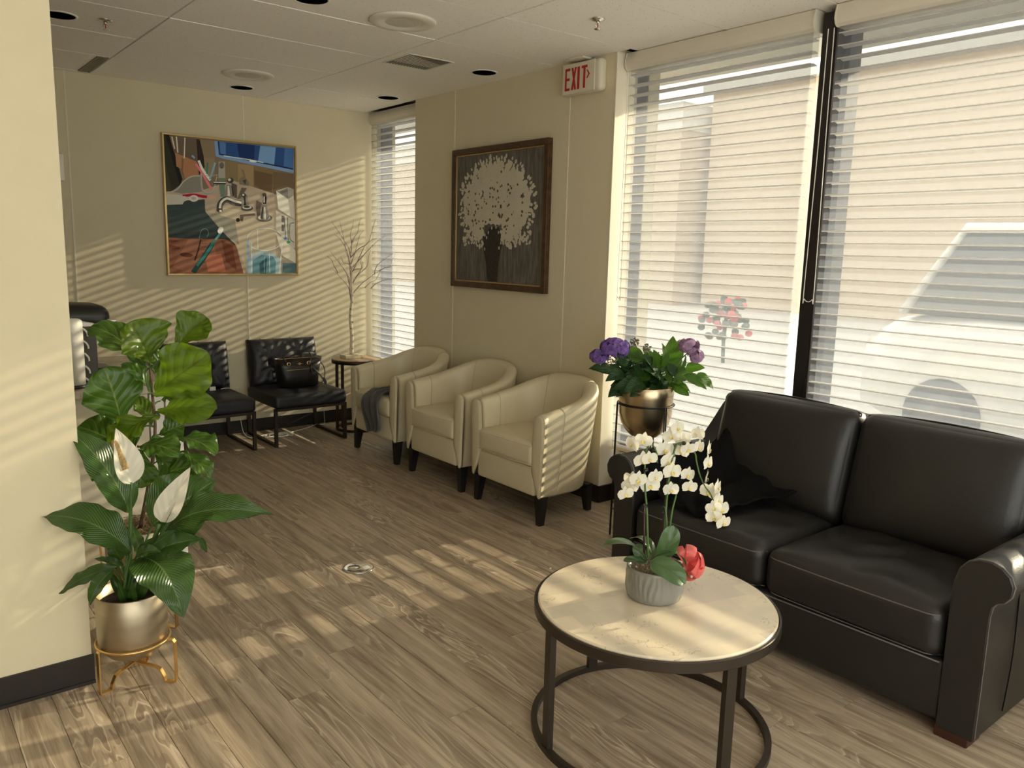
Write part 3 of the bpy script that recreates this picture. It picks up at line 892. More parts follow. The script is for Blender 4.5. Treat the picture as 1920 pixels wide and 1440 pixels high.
def speaker(x, y, label):
    t = thing('ceiling_speaker', (x, y, CZ), label, 'speaker', 'round ceiling speakers')
    m_ = MB(); m_.lathe([(.168, 0), (.168, -.006), (.160, -.012), (.120, -.014), (.114, -.011), (.100, -.011), (.096, -.008), (.086, -.008)], (x, y, CZ), 48); mk('rim', m_, M['grid'], t)
    m_ = MB(); m_.lathe([(.0001, -.010), (.04, -.0095), (.087, -.0085)], (x, y, CZ), 36)
    mk('grille', m_, M['grille'], t)
gm = mat('speaker_mesh', (.62, .58, .50), .6); nt = gm.node_tree
_v = nd(nt, 'ShaderNodeTexVoronoi'); _v.inputs['Scale'].default_value = 260; _t = nd(nt, 'ShaderNodeTexCoord'); nt.links.new(_t.outputs['Object'], _v.inputs['Vector'])
nt.links.new(mixc(nt, math_n(nt, 'LESS_THAN', _v.outputs['Distance'], .35), (.66, .62, .54), (.36, .33, .28)), nt.nodes['Principled BSDF'].inputs['Base Color'])
M['grille'] = gm
speaker(2.134, 5.539, 'round ceiling speaker farther back, near the back wall')
speaker(2.22, 3.690, 'round ceiling speaker nearer the camera')
def sprinkler(x, y, label):
    t = thing('sprinkler', (x, y, CZ - .055), label, 'sprinkler', 'chrome sprinkler heads')
    m_ = MB(); m_.lathe([(.036, 0), (.036, -.003), (.028, -.008), (.012, -.012)], (x, y, CZ), 24); mk('escutcheon', m_, M['chrome'], t)
    m_ = MB(); m_.tube([(x, y, CZ - .008), (x, y, CZ - .022)], .009, 10)
    for s_ in (-1, 1): m_.tube(cr([(x + s_ * .008, y, CZ - .02), (x + s_ * .012, y, CZ - .032), (x + s_ * .003, y, CZ - .046)], 4), .0022, 6)
    mk('frame', m_, M['chrome'], t)
    m_ = MB(); m_.tube([(x, y, CZ - .022), (x, y, CZ - .044)], .0028, 6); mk('bulb', m_, M['red'], t)
    m_ = MB(); m_.lathe([(.0001, -.050), (.017, -.049), (.018, -.046), (.0001, -.046)], (x, y, CZ), 16); mk('deflector', m_, M['chrome'], t)
sprinkler(1.09, 4.762, 'chrome sprinkler head in the ceiling near the left wall')
sprinkler(2.892, 2.985, 'chrome sprinkler head in the ceiling above the exit sign')
# square return grille
M['ventslat'] = mat('vent_slat', (.36, .33, .27), .6)
t = thing('ceiling_vent', (2.755, 4.395, CZ), 'square ceiling grille with dark slots near the flower picture', 'vent')
m_ = MB(); m_.box(2.60, 4.245, CZ - .002, 2.91, 4.545, CZ - .0005); mk('backing', m_, M['black'], t)
m_ = MB()
for (a, b, c, d) in ((2.595, 4.24, 2.607, 4.55), (2.903, 4.24, 2.915, 4.55), (2.607, 4.24, 2.903, 4.25), (2.607, 4.54, 2.903, 4.55)): m_.box(a, b, CZ - .005, c, d, CZ)
mk('frame', m_, M['grid'], t)
s0 = None
for k in range(14):
    if s0 is None:
        m_ = MB(); m_.bar((2.607 + .011, 4.25, CZ - .004), (2.607 + .011, 4.54, CZ - .004), .006, .003); s0 = mk('slat', m_, M['ventslat'], t)
    else:
        o = s0.copy(); C.objects.link(o); o.location = (k * .0208, 0, 0)
t = thing('ceiling_vent', (1.292, 6.0, CZ), 'long narrow slotted ceiling diffuser by the left of the back wall', 'vent')
m_ = MB(); m_.box(1.248, 5.70, CZ - .003, 1.315, 6.275, CZ - .0005); mk('backing', m_, M['smoke'], t)
s0 = None
for k in range(6):
    if s0 is None:
        m_ = MB(); m_.bar((1.252, 5.70, CZ - .004), (1.252, 6.275, CZ - .004), .007, .003); s0 = mk('slat', m_, M['ventslat'], t)
    else:
        o = s0.copy(); C.objects.link(o); o.location = (k * .0118, 0, 0)

# ---------------------------------------------------------------- exit sign
t = thing('exit_sign', (3.39, 3.60, 2.43), 'cream exit sign with red letters and arrow below the ceiling', 'exit sign')
m_ = MB(); m_.soft((3.40, 3.603, 2.527), (.06, .325, .178), .024, n=2, k=4); mk('housing', m_, M['signface'], t)
m_ = MB(); m_.soft((3.369, 3.62, 2.527), (.006, .27, .17), .0025, n=1, k=1); mk('faceplate', m_, M['signface'], t)
m_ = MB(); m_.soft((3.375, 3.633, 2.633), (.07, .15, .014), .006, n=2, k=2); mk('canopy', m_, M['signface'], t)
LET = {'E': [[(0, 0), (1, 0), (1, .11), (.30, .11), (.30, .45), (.92, .45), (.92, .56), (.30, .56), (.30, .89), (1, .89), (1, 1), (0, 1)]],
       'X': [[(0, 0), (.32, 0), (1, 1), (.68, 1)], [(.68, 0), (1, 0), (.32, 1), (0, 1)]],
       'I': [[(0, 0), (1, 0), (1, 1), (0, 1)]], 'T': [[(.33, 0), (.67, 0), (.67, .89), (1, .89), (1, 1), (0, 1), (0, .89), (.33, .89)]]}
def letter(ch, ya, w, z, h):
    m_ = MB()
    for k, poly in enumerate(LET[ch]):
        m_.prism([(ya - u * w, z + v * h) for u, v in poly], 0, 3.3655 - k * .0003, 3.363 - k * .0003)
    mk('letter_' + ch.lower(), m_, M['red'], t)
letter('E', 3.730, .040, 2.463, .125); letter('X', 3.676, .042, 2.463, .125); letter('I', 3.624, .017, 2.463, .125); letter('T', 3.590, .046, 2.463, .125)
m_ = MB(); m_.prism([(3.548, 2.560), (3.540, 2.560), (3.522, 2.537), (3.540, 2.514), (3.548, 2.514), (3.533, 2.537)], 0, 3.3655, 3.363); mk('arrow', m_, M['red'], t)

# white plaque at the far left of the back wall
m_ = MB(); m_.soft((1.06, YB - .012, 2.0), (.155, .022, .185), .01, n=1, k=3)
top('wall_plaque', m_, M['white'], 'white wall box on the back wall, half hidden by the left wall', 'wall box')

# ---------------------------------------------------------------- sofa
t = thing('sofa', (3.05, 1.66, 0), 'black leather two-seat sofa with rolled arms in front of the window', 'sofa')
SX0, SXB = 2.60, 3.50
ARM = [(.985, .030), (.985, .47), (.980, .53), (.968, .575), (.945, .605), (.915, .620), (.880, .622), (.850, .612), (.825, .592), (.812, .562), (.816, .530), (.832, .508), (.852, .498), (.864, .482), (.868, .45), (.872, .030)]
def arm(side):
    P = ARM if side < 0 else [(3.32 - y, z) for y, z in ARM]
    n = len(P); cyc = sum(p[0] for p in P) / n; czc = sum(p[1] for p in P) / n
    m_ = MB(); vs = []
    X = [(SX0 + .006, .975), (SX0, .955), (SX0 - .0, .90), (SX0 + .0, 1.0)]
    rings = [(SX0, .955), (SX0 + .004, .982), (SX0 + .016, 1.0), (SX0 + .25, 1.005), (SX0 + .60, 1.0), (SXB - .03, .99), (SXB, .95)]
    cc = Vector((0, P[4][0] * .0 + (.90 if side < 0 else 2.42), .30))
    for (x, s_) in rings:
        for (y, z) in P:
            # shrink towards a local spine
            ly, lz = (cc.y, max(.08, min(.56, z)))
            vs.append((x, ly + (y - ly) * s_, lz + (z - lz) * s_ if z > .05 else z))
    fs = [(i * n + j, i * n + (j + 1) % n, (i + 1) * n + (j + 1) % n, (i + 1) * n + j) for i in range(len(rings) - 1) for j in range(n)]
    if side > 0: fs = [tuple(reversed(f)) for f in fs]
    fs.append(tuple(range(n)) if side > 0 else tuple(reversed(range(n))))
    fs.append(tuple(range((len(rings) - 1) * n, len(rings) * n)))
    m_.add(vs, fs); m_.sm[-1] = m_.sm[-2] = False
    a = mk('arm', m_, M['blk'], t)
    s1 = MB(); s1.tube([(SX0 + .012, y + (0 if side < 0 else 0), z) for y, z in P[1:-1]], .0028, 6); mk('piping', s1, M['thread'], a)
    s1 = MB(); ys = .866 if side < 0 else 2.454
    s1.tube([(SX0 + .012, ys + (.006 if side > 0 else .002), .03), (SX0 + .012, ys + (.002 if side > 0 else .002), .46)], .002, 5); mk('seam', s1, M['thread'], a)
    for xx in (2.83, 3.16):
        s1 = MB(); s1.tube(cr([(xx, ys + .0, .47), (xx + .01, ys + .001 * side, .25), (xx - .01, ys - .001 * side, .06)], 4), .0022, 5); mk('side_seam', s1, M['blackcloth'], a)
    return a
arm(-1); arm(1)
m_ = MB(); m_.soft((3.03, 1.66, .145), (.84, 1.36, .21), .02, bulge=((.004, 0), 0, 0), n=4, k=3)
m_.soft((3.08, 1.66, .10), (.80, 1.34, .13), .01, n=2, k=2)
mk('base', m_, M['blk'], t)
m_ = MB(); m_.tube([(SX0 + .004, .995, .246), (SX0 + .002, 1.66, .242), (SX0 + .004, 2.32, .246)], .003, 6); mk('base_piping', m_, M['thread'], t)
def seat_fn(yc, seed):
    def f(p):
        u = p.z / .10
        if p.z > 0:
            k = max(0, 1 - abs((p.x + .02) / .33) ** 3) * max(0, 1 - abs(p.y / .33) ** 3)
            w = math.sin(p.x * 34 + 2.2 * math.sin(p.y * 13 + seed)) * .0050 * k + math.sin(p.y * 42 + 2 * math.sin(p.x * 16 + seed) + p.x * 10) * .0042 * k
            return p + Vector((0, 0, .022 * k + w))
        return p
    return f
for k, (ya, yb) in enumerate(((.992, 1.656), (1.664, 2.328))):
    yc = (ya + yb) / 2
    m_ = MB(); m_.soft((2.90, yc, .335), (.615, yb - ya, .185), .052, bulge=((.014, .0), .004, .004), n=18, k=5, fn=seat_fn(yc, k * 2.0))
    s_ = mk('seat_cushion', m_, M['blk'], t)
    for zz in (.398, .258):
        p = MB(); pts = []; uz = (zz - .335) / .0925; hy = (yb - ya) / 2
        for q in range(41):
            yy = -hy + 2 * hy * q / 40; ex = max(0, abs(yy) - (hy - .052)); ez = max(0, abs(zz - .335) - .0405)
            xx = 2.5925 + .052 - math.sqrt(max(0, .052 ** 2 - ex * ex - ez * ez)) - .014 * (1 - abs(uz) ** 2.2) * max(0, 1 - abs(yy / hy) ** 2.2) - .0040
            pts.append((xx, yc + yy * .985, zz))
        p.tube(pts, .0022, 6)
        mk('stitched_seam', p, M['thread'], s_)
th = math.radians(14)
def back_fn(seed):
    def f(p):
        k = max(0, 1 - abs(p.z / .25) ** 3) * max(0, 1 - abs(p.y / .34) ** 3)
        if p.x < 0:
            return p + Vector((-.03 * k + math.sin(p.y * 30 + math.sin(p.z * 20 + seed) * 2) * .0015 * k, 0, 0))
        return p
    return f
for k, (ya, yb) in enumerate(((.972, 1.640), (1.645, 2.325))):
    yc = (ya + yb) / 2
    mx = Matrix.Translation((3.230, yc, .635)) @ Matrix.Rotation(th, 4, 'Y')
    m_ = MB(); m_.soft((0, 0, 0), (.20, yb - ya, .50), .060, bulge=((.02, 0), .006, .008), n=12, k=5, fn=back_fn(k))
    m_.v = [mx @ v for v in m_.v]
    s_ = mk('back_cushion', m_, M['blk'], t)
    h2, w2 = .25, (yb - ya) / 2
    loop = [(-.045, -w2 + .008, -.15), (-.045, -w2 - .002, .12), (-.045, -w2 + .012, h2 - .035), (-.045, -w2 + .05, h2 - .004), (-.045, 0, h2 + .009), (-.045, w2 - .05, h2 - .004), (-.045, w2 - .012, h2 - .035), (-.045, w2 + .002, .12), (-.045, w2 - .008, -.15)]
    p = MB(); p.tube([mx @ v for v in cr(loop, 5)], .0035, 6); mk('piping', p, M['blk'], s_)
# back frame with wings that run down to the arms
m_ = MB(); m_.soft((3.435, 1.66, .44), (.13, 1.60, .80), .04, n=4, k=4)
mk('back_frame', m_, M['blk'], t)
for side in (-1, 1):
    y = .915 if side < 0 else 2.405
    m_ = MB(); prof = [(3.495, .40), (3.495, .80), (3.470, .832), (3.43, .832), (3.36, .78), (3.28, .70), (3.20, .625), (3.10, .585), (3.05, .50), (3.05, .40)]
    m_.prism(prof, 1, y - .042, y + .042, smooth=True); mk('wing', m_, M['blk'], t)
for (x, y) in ((2.655, .935), (2.655, 2.385), (3.42, .935), (3.42, 2.385)):
    m_ = MB(); m_.box(x - .055, y - .052, 0, x + .045, y + .052, .045, bev=.004); mk('foot', m_, M['cherry'], t)

# black cloth heaped over the sofa's left arm corner
def cloth(name, cells, m, label, cat, parent=None):
    """cells: grid of points (rows x cols) given a little thickness"""
    R_, K = len(cells), len(cells[0])
    vs = [Vector(p) for r in cells for p in r]
    N = []
    for i in range(R_):
        for j in range(K):
            a = vs[min(i + 1, R_ - 1) * K + j] - vs[max(i - 1, 0) * K + j]; b = vs[i * K + min(j + 1, K - 1)] - vs[i * K + max(j - 1, 0)]
            n = a.cross(b); N.append(n.normalized() if n.length > 1e-9 else Vector((0, 0, 1)))
    V = [v + n * .003 for v, n in zip(vs, N)] + [v - n * .003 for v, n in zip(vs, N)]
    o = R_ * K; fs = []
    for i in range(R_ - 1):
        for j in range(K - 1):
            q = (i * K + j, (i + 1) * K + j, (i + 1) * K + j + 1, i * K + j + 1)
            fs.append(q); fs.append(tuple(x + o for x in reversed(q)))
    for i in range(R_ - 1):
        for j in (0, K - 1):
            q = (i * K + j, (i + 1) * K + j, (i + 1) * K + j + o, i * K + j + o); fs.append(q if j else tuple(reversed(q)))
    for j in range(K - 1):
        for i in (0, R_ - 1):
            q = (i * K + j, i * K + j + 1, i * K + j + 1 + o, i * K + j + o); fs.append(tuple(reversed(q)) if i else q)
    mb = MB(); mb.add(V, fs)
    return top(name, mb, m, label, cat)
rows = []
for i in range(27):
    u = i / 26; r = []
    for j in range(31):
        v = j / 30
        x = 2.63 + .60 * v; y = 2.31 - .44 * u + .05 * math.sin(v * 6)
        hz = .470 + .030 * (1 - u)
        fold = .022 * abs(math.sin(v * 11 + u * 5 + 1.3 * math.sin(u * 9))) + .014 * math.sin(u * 16 + v * 7)
        arm_up = max(0, (.30 - u) / .30)
        lift = max(0, v - .55) / .45
        z = hz + .018 + fold * (1 - .3 * u) + arm_up ** 1.3 * .10 + (lift ** 1.1) * .17 * max(0, 1 - u * .9) * (1 - max(0, .15 - u) * 4) + .02 * lift * math.sin(u * 20) 
        if v > .55: x = 2.63 + .60 * v - lift * .06
        if v < .1: z -= (.1 - v) * .5
        r.append((x, y, z))
    rows.append(r)
cloth('jacket', rows, M['blackcloth'], 'black jacket crumpled on the left seat of the black sofa', 'jacket')

# ---------------------------------------------------------------- tub chairs
def tub_chair(yc, label, group):
    t = thing('tub_chair', (3.12, yc, 0), label, 'armchair', group)
    FX, BX, HW, TH = 2.835, 3.405, .338, .088
    # plan of the outer top edge, from right front round the back to left front
    cx = BX - .335
    plan = []
    for i in range(9): plan.append((FX + (cx - FX) * i / 8, -1, i / 8 * .42))
    path = []
    n1 = 8; n2 = 22
    for i in range(n1): path.append(('s', i / n1, -1))
    for i in range(n2 + 1): path.append(('a', i / n2, 0))
    for i in range(n1 - 1, -1, -1): path.append(('s', i / n1, 1))
    rings = []
    for kind, q, sgn in path:
        if kind == 's':
            ox, oy = FX + (cx - FX) * q, sgn * HW; nx, ny = 0, sgn; b = .30 * q
        else:
            a = -PI / 2 + PI * q
            ca, sa = math.cos(a), math.sin(a)
            ox = cx + (BX - cx) * abs(ca) ** .80; oy = HW * (1 if sa > 0 else -1) * abs(sa) ** .80
            nx, ny = ca, sa; b = .30 + .70 * math.cos(a) ** 1.0
        H = .632 + .148 * (b ** 1.15)
        # taper towards the floor
        def P(off, z):
            k = (z - .16) / (H - .16)
            sx = (ox - FX) * (1 - .19 * (1 - k)) + FX if True else ox
            sy = oy * (1 - .055 * (1 - k))
            return (sx - nx * off, yc + sy - ny * off, z)
        ring = []
        ring.append(P(.012, .158)); ring.append(P(0, .172))
        for z in (.25, .36, .47, .56): 
            if z < H - .06: ring.append(P(-.002 * math.sin((z - .16) * 6), z))
        while len(ring) < 6: ring.append(P(0, H - .06))
        r_ = TH / 2
        for k2 in range(7):
            aa = PI * k2 / 6
            ring.append(P(r_ - r_ * math.cos(aa), H - r_ * .75 + r_ * .75 * math.sin(aa)))
        for z in (.60, .50, .40, .30): ring.append(P(TH + .006 * math.sin((z - .3) * 9), min(z, H - .05)))
        rings.append(ring)
    K = len(rings[0]); vs = [p for r in rings for p in r]
    fs = [(i * K + j, (i + 1) * K + j, (i + 1) * K + j + 1, i * K + j + 1) for i in range(len(rings) - 1) for j in range(K - 1)]
    fs += [(i * K + K - 1, (i + 1) * K + K - 1, (i + 1) * K, i * K) for i in range(len(rings) - 1)]
    # padded front ends: bulge slightly forward
    def endcap(base, flip):
        n0 = len(vs); ring = [Vector(vs[base + j]) for j in range(K)]
        c = sum(ring, Vector()) / K; out = []
        for s_, dx in ((.90, -.010), (.62, -.013)):
            out.append([len(vs) + j for j in range(K)])
            for p in ring:
                lc = Vector((p.x, c.y, min(max(p.z, .20), .59)))
                q = lc + (p - lc) * s_; vs.append((q.x + dx, q.y, q.z))
        a = [base + j for j in range(K)]
        for r2 in out:
            for j in range(K):
                f = (a[j], a[(j + 1) % K], r2[(j + 1) % K], r2[j]); fs.append(f if not flip else tuple(reversed(f)))
            a = r2
        fs.append(tuple(a) if not flip else tuple(reversed(a)))
    endcap(0, True); endcap((len(rings) - 1) * K, False)
    m_ = MB(); m_.add(vs, fs)
    sh = mk('shell', m_, M['cream'], t)
    # stitched seams: over the arms and up the outside
    for idx in (5, len(rings) - 6, n1 + 7, n1 + n2 - 7):
        p = MB(); r = rings[idx]; p.tube([Vector(q) for q in r[1:K]], .0024, 5); mk('seam', p, M['creamseam'], sh)
    for base, sg in ((0, -1), (len(rings) - 1, 1)):
        r = rings[base]; p = MB(); p.tube([Vector((q[0] - .003, q[1], q[2])) for q in r[1:K]], .0030, 5); mk('piping', p, M['cream'], sh)
    # front rail below the cushion
    m_ = MB(); m_.soft((2.99, yc, .245), (.33, HW * 2 - TH * 1.6, .168), .02, n=3, k=3); mk('front_rail', m_, M['cream'], t)
    def cf(p):
        k = max(0, 1 - abs(p.x / .26) ** 3) * max(0, 1 - abs(p.y / .25) ** 3)
        return p + Vector((0, 0, (.014 * k if p.z > 0 else 0)))
    m_ = MB(); m_.soft((3.035, yc, .395), (.44, HW * 2 - TH * 2 + .004, .135), .030, bulge=((.008, 0), .0, .0), n=10, k=4, fn=cf)
    s_ = mk('seat_cushion', m_, M['cream'], t)
    w = HW - TH - .004
    for zz in (.448, .340):
        p = MB(); p.tube(cr([(2.835, yc - w + .002, zz), (2.818, yc - w + .02, zz), (2.812, yc, zz), (2.818, yc + w - .02, zz), (2.835, yc + w - .002, zz)], 4), .0026, 6); mk('piping', p, M['cream'], s_)
    m_ = MB(); m_.box(2.87, yc - .27, .150, 3.24, yc + .27, .166); mk('underside', m_, M['blackcloth'], t)
    for (x, y, lx, ly) in ((2.868, -.285, -.012, -.010), (2.868, .285, -.012, .010), (3.262, -.235, .012, -.008), (3.262, .235, .012, .008)):
        m_ = MB(); a, b = .028, .0165
        vs2 = [(x + sx * a, yc + y + sy * a, .165) for sx, sy in ((-1, -1), (1, -1), (1, 1), (-1, 1))] + [(x + lx + sx * b, yc + y + ly + sy * b, 0) for sx, sy in ((-1, -1), (1, -1), (1, 1), (-1, 1))]
        m_.add(vs2, [(0, 1, 2, 3), (7, 6, 5, 4), (0, 4, 5, 1), (1, 5, 6, 2), (2, 6, 7, 3), (3, 7, 4, 0)], smooth=False)
        mk('leg', m_, M['blkwood'], t)
    return t
GC = 'cream tub chairs along the pillar wall'
c3 = tub_chair(3.545, 'cream leather tub chair nearest the sofa, sun stripes on its side', GC)
copy_tree(c3, (0, .766, 0), 'cream leather tub chair in the middle of the three')
copy_tree(c3, (0, 1.560, 0), 'cream leather tub chair with a charcoal sweater on its seat')

# charcoal sweater on the far tub chair, hanging over the front edge
rows = []
pth = [(3.02, 4.98, .50), (2.95, 5.00, .485), (2.88, 5.02, .482), (2.83, 5.04, .475), (2.795, 5.06, .43), (2.785, 5.05, .36), (2.785, 5.02, .30), (2.788, 4.99, .24), (2.79, 4.98, .215)]
path = cr(pth, 4)
for i, p in enumerate(path):
    u = i / (len(path) - 1); r = []
    wd = .16 + .07 * math.sin(u * PI) - .09 * u
    for j in range(25):
        v = j / 24 * 2 - 1
        fz = .011 * math.cos(v * 9 + u * 4) + .006 * math.sin(v * 17)
        nx = 1 if u < .45 else 0
        q = Vector(p) + Vector((-.0 if nx else -.014 - fz, v * wd * .62 + (.03 * math.sin(u * 7)), (fz + .016) if nx else -.0)) 
        if v > .25 and u > .2: q += Vector((0, .05 * (v - .25), -.03 * (v - .25)))
        r.append(q)
    rows.append(r)
cloth('sweater', rows, M['greycloth'], 'charcoal knit sweater hanging off the far cream tub chair', 'sweater')

# ---------------------------------------------------------------- navy side chairs
def navy_chair(x0, x1, label, group):
    xc, w = (x0 + x1) / 2, x1 - x0
    t = thing('side_chair', (xc, 6.0, 0), label, 'chair', group)
    def sf(p):
        k = max(0, 1 - abs(p.x / .30) ** 3) * max(0, 1 - abs(p.y / .30) ** 3)
        return p + Vector((0, 0, .014 * k if p.z > 0 else 0))
    m_ = MB(); m_.soft((xc, 5.985, .345), (w, .575, .105), .030, n=8, k=4, fn=sf); mk('seat', m_, M['navy'], t)
    # tufted back: two buttons and pleats running from them
    B = [(-.125, .0), (.125, .0)]
    segs = []
    for bx, bz in B:
        for dx, dz in ((-.16, .20), (-.055, .20), (.055, .20), (.16, .20), (-.15, -.20), (-.05, -.20), (.06, -.20), (.15, -.20)):
            if abs(bx + dx) < .29 and not (bx < 0 and dx > .1) and not (bx > 0 and dx < -.1): segs.append((bx, bz, bx + dx, bz + dz))
    segs += [(-.125, 0, 0, .19), (.125, 0, 0, .19), (-.125, 0, 0, -.19), (.125, 0, 0, -.19)]
    def dseg(px, pz, s_):
        ax, az, bx, bz = s_; vx, vz = bx - ax, bz - az; q = max(0, min(1, ((px - ax) * vx + (pz - az) * vz) / (vx * vx + vz * vz)))
        return math.hypot(px - ax - q * vx, pz - az - q * vz)
    W2, H2 = w / 2 - .01, .19
    nx, nz = 56, 38; front = []; back = []
    for i in range(nz + 1):
        z = -H2 + 2 * H2 * i / nz
        for j in range(nx + 1):
            x = -W2 + 2 * W2 * j / nx
            e = (max(0, 1 - abs(x / W2) ** 6) * max(0, 1 - abs(z / H2) ** 6)) ** .5
            cre = min(dseg(x, z, s_) for s_ in segs)
            db = min(math.hypot(x - bx, z - bz) for bx, bz in B)
            th_ = .066 * e + .019 * e * (1 - math.exp(-(cre / .042) ** 1.5)) - .026 * math.exp(-(db / .028) ** 2) * e
            front.append((x, -th_, z)); back.append((x, .025, z))
    tilt = Matrix.Translation((xc, 6.245, .575)) @ Matrix.Rotation(math.radians(-9), 4, 'X')
    K = nx + 1; o = len(front)
    fs = [(i * K + j, i * K + j + 1, (i + 1) * K + j + 1, (i + 1) * K + j) for i in range(nz) for j in range(nx)]
    fs += [tuple(q + o for q in reversed(f)) for f in fs[:]]
    for i in range(nz):
        fs.append((i * K, (i + 1) * K, (i + 1) * K + o, i * K + o)); fs.append((i * K + nx + o, (i + 1) * K + nx + o, (i + 1) * K + nx, i * K + nx))
    for j in range(nx):
        fs.append((j + 1, j, j + o, j + 1 + o)); fs.append((nz * K + j, nz * K + j + 1, nz * K + j + 1 + o, nz * K + j + o))
    m_ = MB(); m_.add([tilt @ Vector(p) for p in front + back], fs); bk = mk('backrest', m_, M['navy'], t)
    for bx, bz in B:
        m_ = MB(); c = tilt @ Vector((bx, -.040, bz)); m_.soft(c, (.024, .014, .024), .0069, n=1, k=3); mk('button', m_, M['navy'], bk)
    for s_ in segs:
        m_ = MB(); pts = []
        for q in range(7):
            qq = .12 + .86 * q / 6; px, pz = s_[0] + (s_[2] - s_[0]) * qq, s_[1] + (s_[3] - s_[1]) * qq
            px = max(-W2 + .006, min(W2 - .006, px)); e = (max(0, 1 - abs(px / W2) ** 6) * max(0, 1 - abs(pz / H2) ** 6)) ** .5
            pts.append(tilt @ Vector((px, -.0635 * e + .001, pz)))
        m_.tube(pts, .0022, 5); mk('pleat', m_, M['navyseam'], bk)
    # sled frame: two closed flat-bar loops and cross rails
    for s_ in (-1, 1):
        x = xc + s_ * (w / 2 - .012)
        m_ = MB(); m_.box(x - .012, 5.712, 0, x + .012, 5.736, .296); mk('leg', m_, M['bronze'], t)
        m_ = MB(); m_.box(x - .012, 6.262, 0, x + .012, 6.286, .296); mk('leg', m_, M['bronze'], t)
        m_ = MB(); m_.box(x - .012, 5.736, 0, x + .012, 6.262, .022); mk('runner', m_, M['bronze'], t)
    m_ = MB(); m_.box(xc - w / 2 + .002, 5.712, .274, xc + w / 2 - .002, 5.736, .294); mk('front_rail', m_, M['bronze'], t)
    m_ = MB(); m_.box(xc - w / 2 + .002, 6.262, .274, xc + w / 2 - .002, 6.286, .294); mk('rear_rail', m_, M['bronze'], t)
    return t
GN = 'navy tufted chairs against the back wall'
n2 = navy_chair(2.335, 2.930, 'navy leather tufted chair with a black handbag on its seat', GN)
copy_tree(n2, (-.738, 0, 0), 'navy leather tufted chair partly hidden by the fiddle-leaf plant')

# handbag
t = thing('handbag', (2.65, 5.98, .41), 'black leather handbag with gold fittings on the navy chair', 'bag')
def ring_(z, hw, hd, y): 
    return [(2.645 + hw * math.cos(a) * (1 if abs(math.cos(a)) < 1 else 1), y + hd * math.sin(a), z) for a in [2 * PI * k / 28 for k in range(28)]]
def sup(z, hw, hd, cy, cx=2.645):
    out = []
    for k in range(28):
        a = 2 * PI * k / 28; ca, sa = math.cos(a), math.sin(a)
        out.append((cx + hw * math.copysign(abs(ca) ** .55, ca), cy + hd * math.copysign(abs(sa) ** .55, sa), z))
    return out
lv = [sup(.414, .150, .075, 5.99), sup(.420, .158, .085, 5.99), sup(.50, .162, .088, 5.99), sup(.57, .176, .080, 5.985), sup(.640, .196, .062, 5.98), sup(.636, .190, .056, 5.98), sup(.58, .168, .07, 5.985)]
m_ = MB(); vs = [p for r in lv for p in r]; fs = [(i * 28 + j, i * 28 + (j + 1) % 28, (i + 1) * 28 + (j + 1) % 28, (i + 1) * 28 + j) for i in range(6) for j in range(28)]
fs += [tuple(reversed(range(28))), tuple(range(6 * 28, 7 * 28))]; m_.add(vs, fs); bd = mk('body', m_, M['bagblack'], t)
m_ = MB(); m_.tube([(2.46, 5.925, .641), (2.55, 5.915, .645), (2.65, 5.913, .645), (2.80, 5.918, .642)], .0018, 5); mk('zip', m_, M['gold'], t)
m_ = MB(); m_.tube([(2.515, 5.900, .553), (2.60, 5.896, .556), (2.70, 5.897, .556)], .0020, 5); mk('pocket_zip', m_, M['gold'], t)
m_ = MB(); m_.prism([(2.595, .600), (2.615, .602), (2.620, .609), (2.632, .609), (2.637, .602), (2.657, .600), (2.637, .596), (2.626, .588), (2.615, .596)], 1, 5.9085, 5.904); mk('emblem', m_, M['gold'], t)
for x in (2.535, 2.70):
    m_ = MB(); m_.tube([(x + .013 * math.cos(a), 5.902, .602 + .013 * math.sin(a)) for a in [2 * PI * k / 14 for k in range(14)]], .0022, 5, closed=True); mk('ring', m_, M['gold'], t)
for k, (a, hz) in enumerate((((2.535, 5.900, .60), .005), ((2.70, 5.900, .60), .02))):
    pass
m_ = MB(); m_.tube(cr([(2.535, 5.900, .600), (2.50, 5.93, .66), (2.60, 5.97, .700), (2.70, 5.98, .695), (2.735, 5.93, .66), (2.70, 5.900, .600)], 6), .006, 6, flat=(1, .6)); mk('handle', m_, M['bagblack'], t)
m_ = MB(); m_.tube(cr([(2.83, 5.98, .60), (2.865, 5.985, .555), (2.875, 5.98, .50), (2.855, 5.96, .445), (2.82, 5.94, .425)], 6), .0035, 6); mk('strap', m_, M['bagblack'], t)
m_ = MB(); m_.tube([(2.712, 5.893, .592), (2.714, 5.890, .530)], .006, 6, flat=(1, .4)); m_.tube([(2.714, 5.889, .532), (2.714, 5.889, .524)], .006, 8); mk('zip_pull', m_, M['bagblack'], t)
m_ = MB(); m_.soft((2.74, 5.975, .648), (.10, .07, .05), .012, n=2, k=2); mk('lining', m_, M['greycloth'], t)
m_ = MB(); m_.tube(cr([(2.74, 5.905, .56), (2.79, 5.89, .50), (2.82, 5.88, .45), (2.84, 5.90, .42), (2.86, 5.93, .43), (2.85, 5.95, .47)], 5), .007, 6, flat=(1, .5)); mk('side_strap', m_, M['smoke'], t)

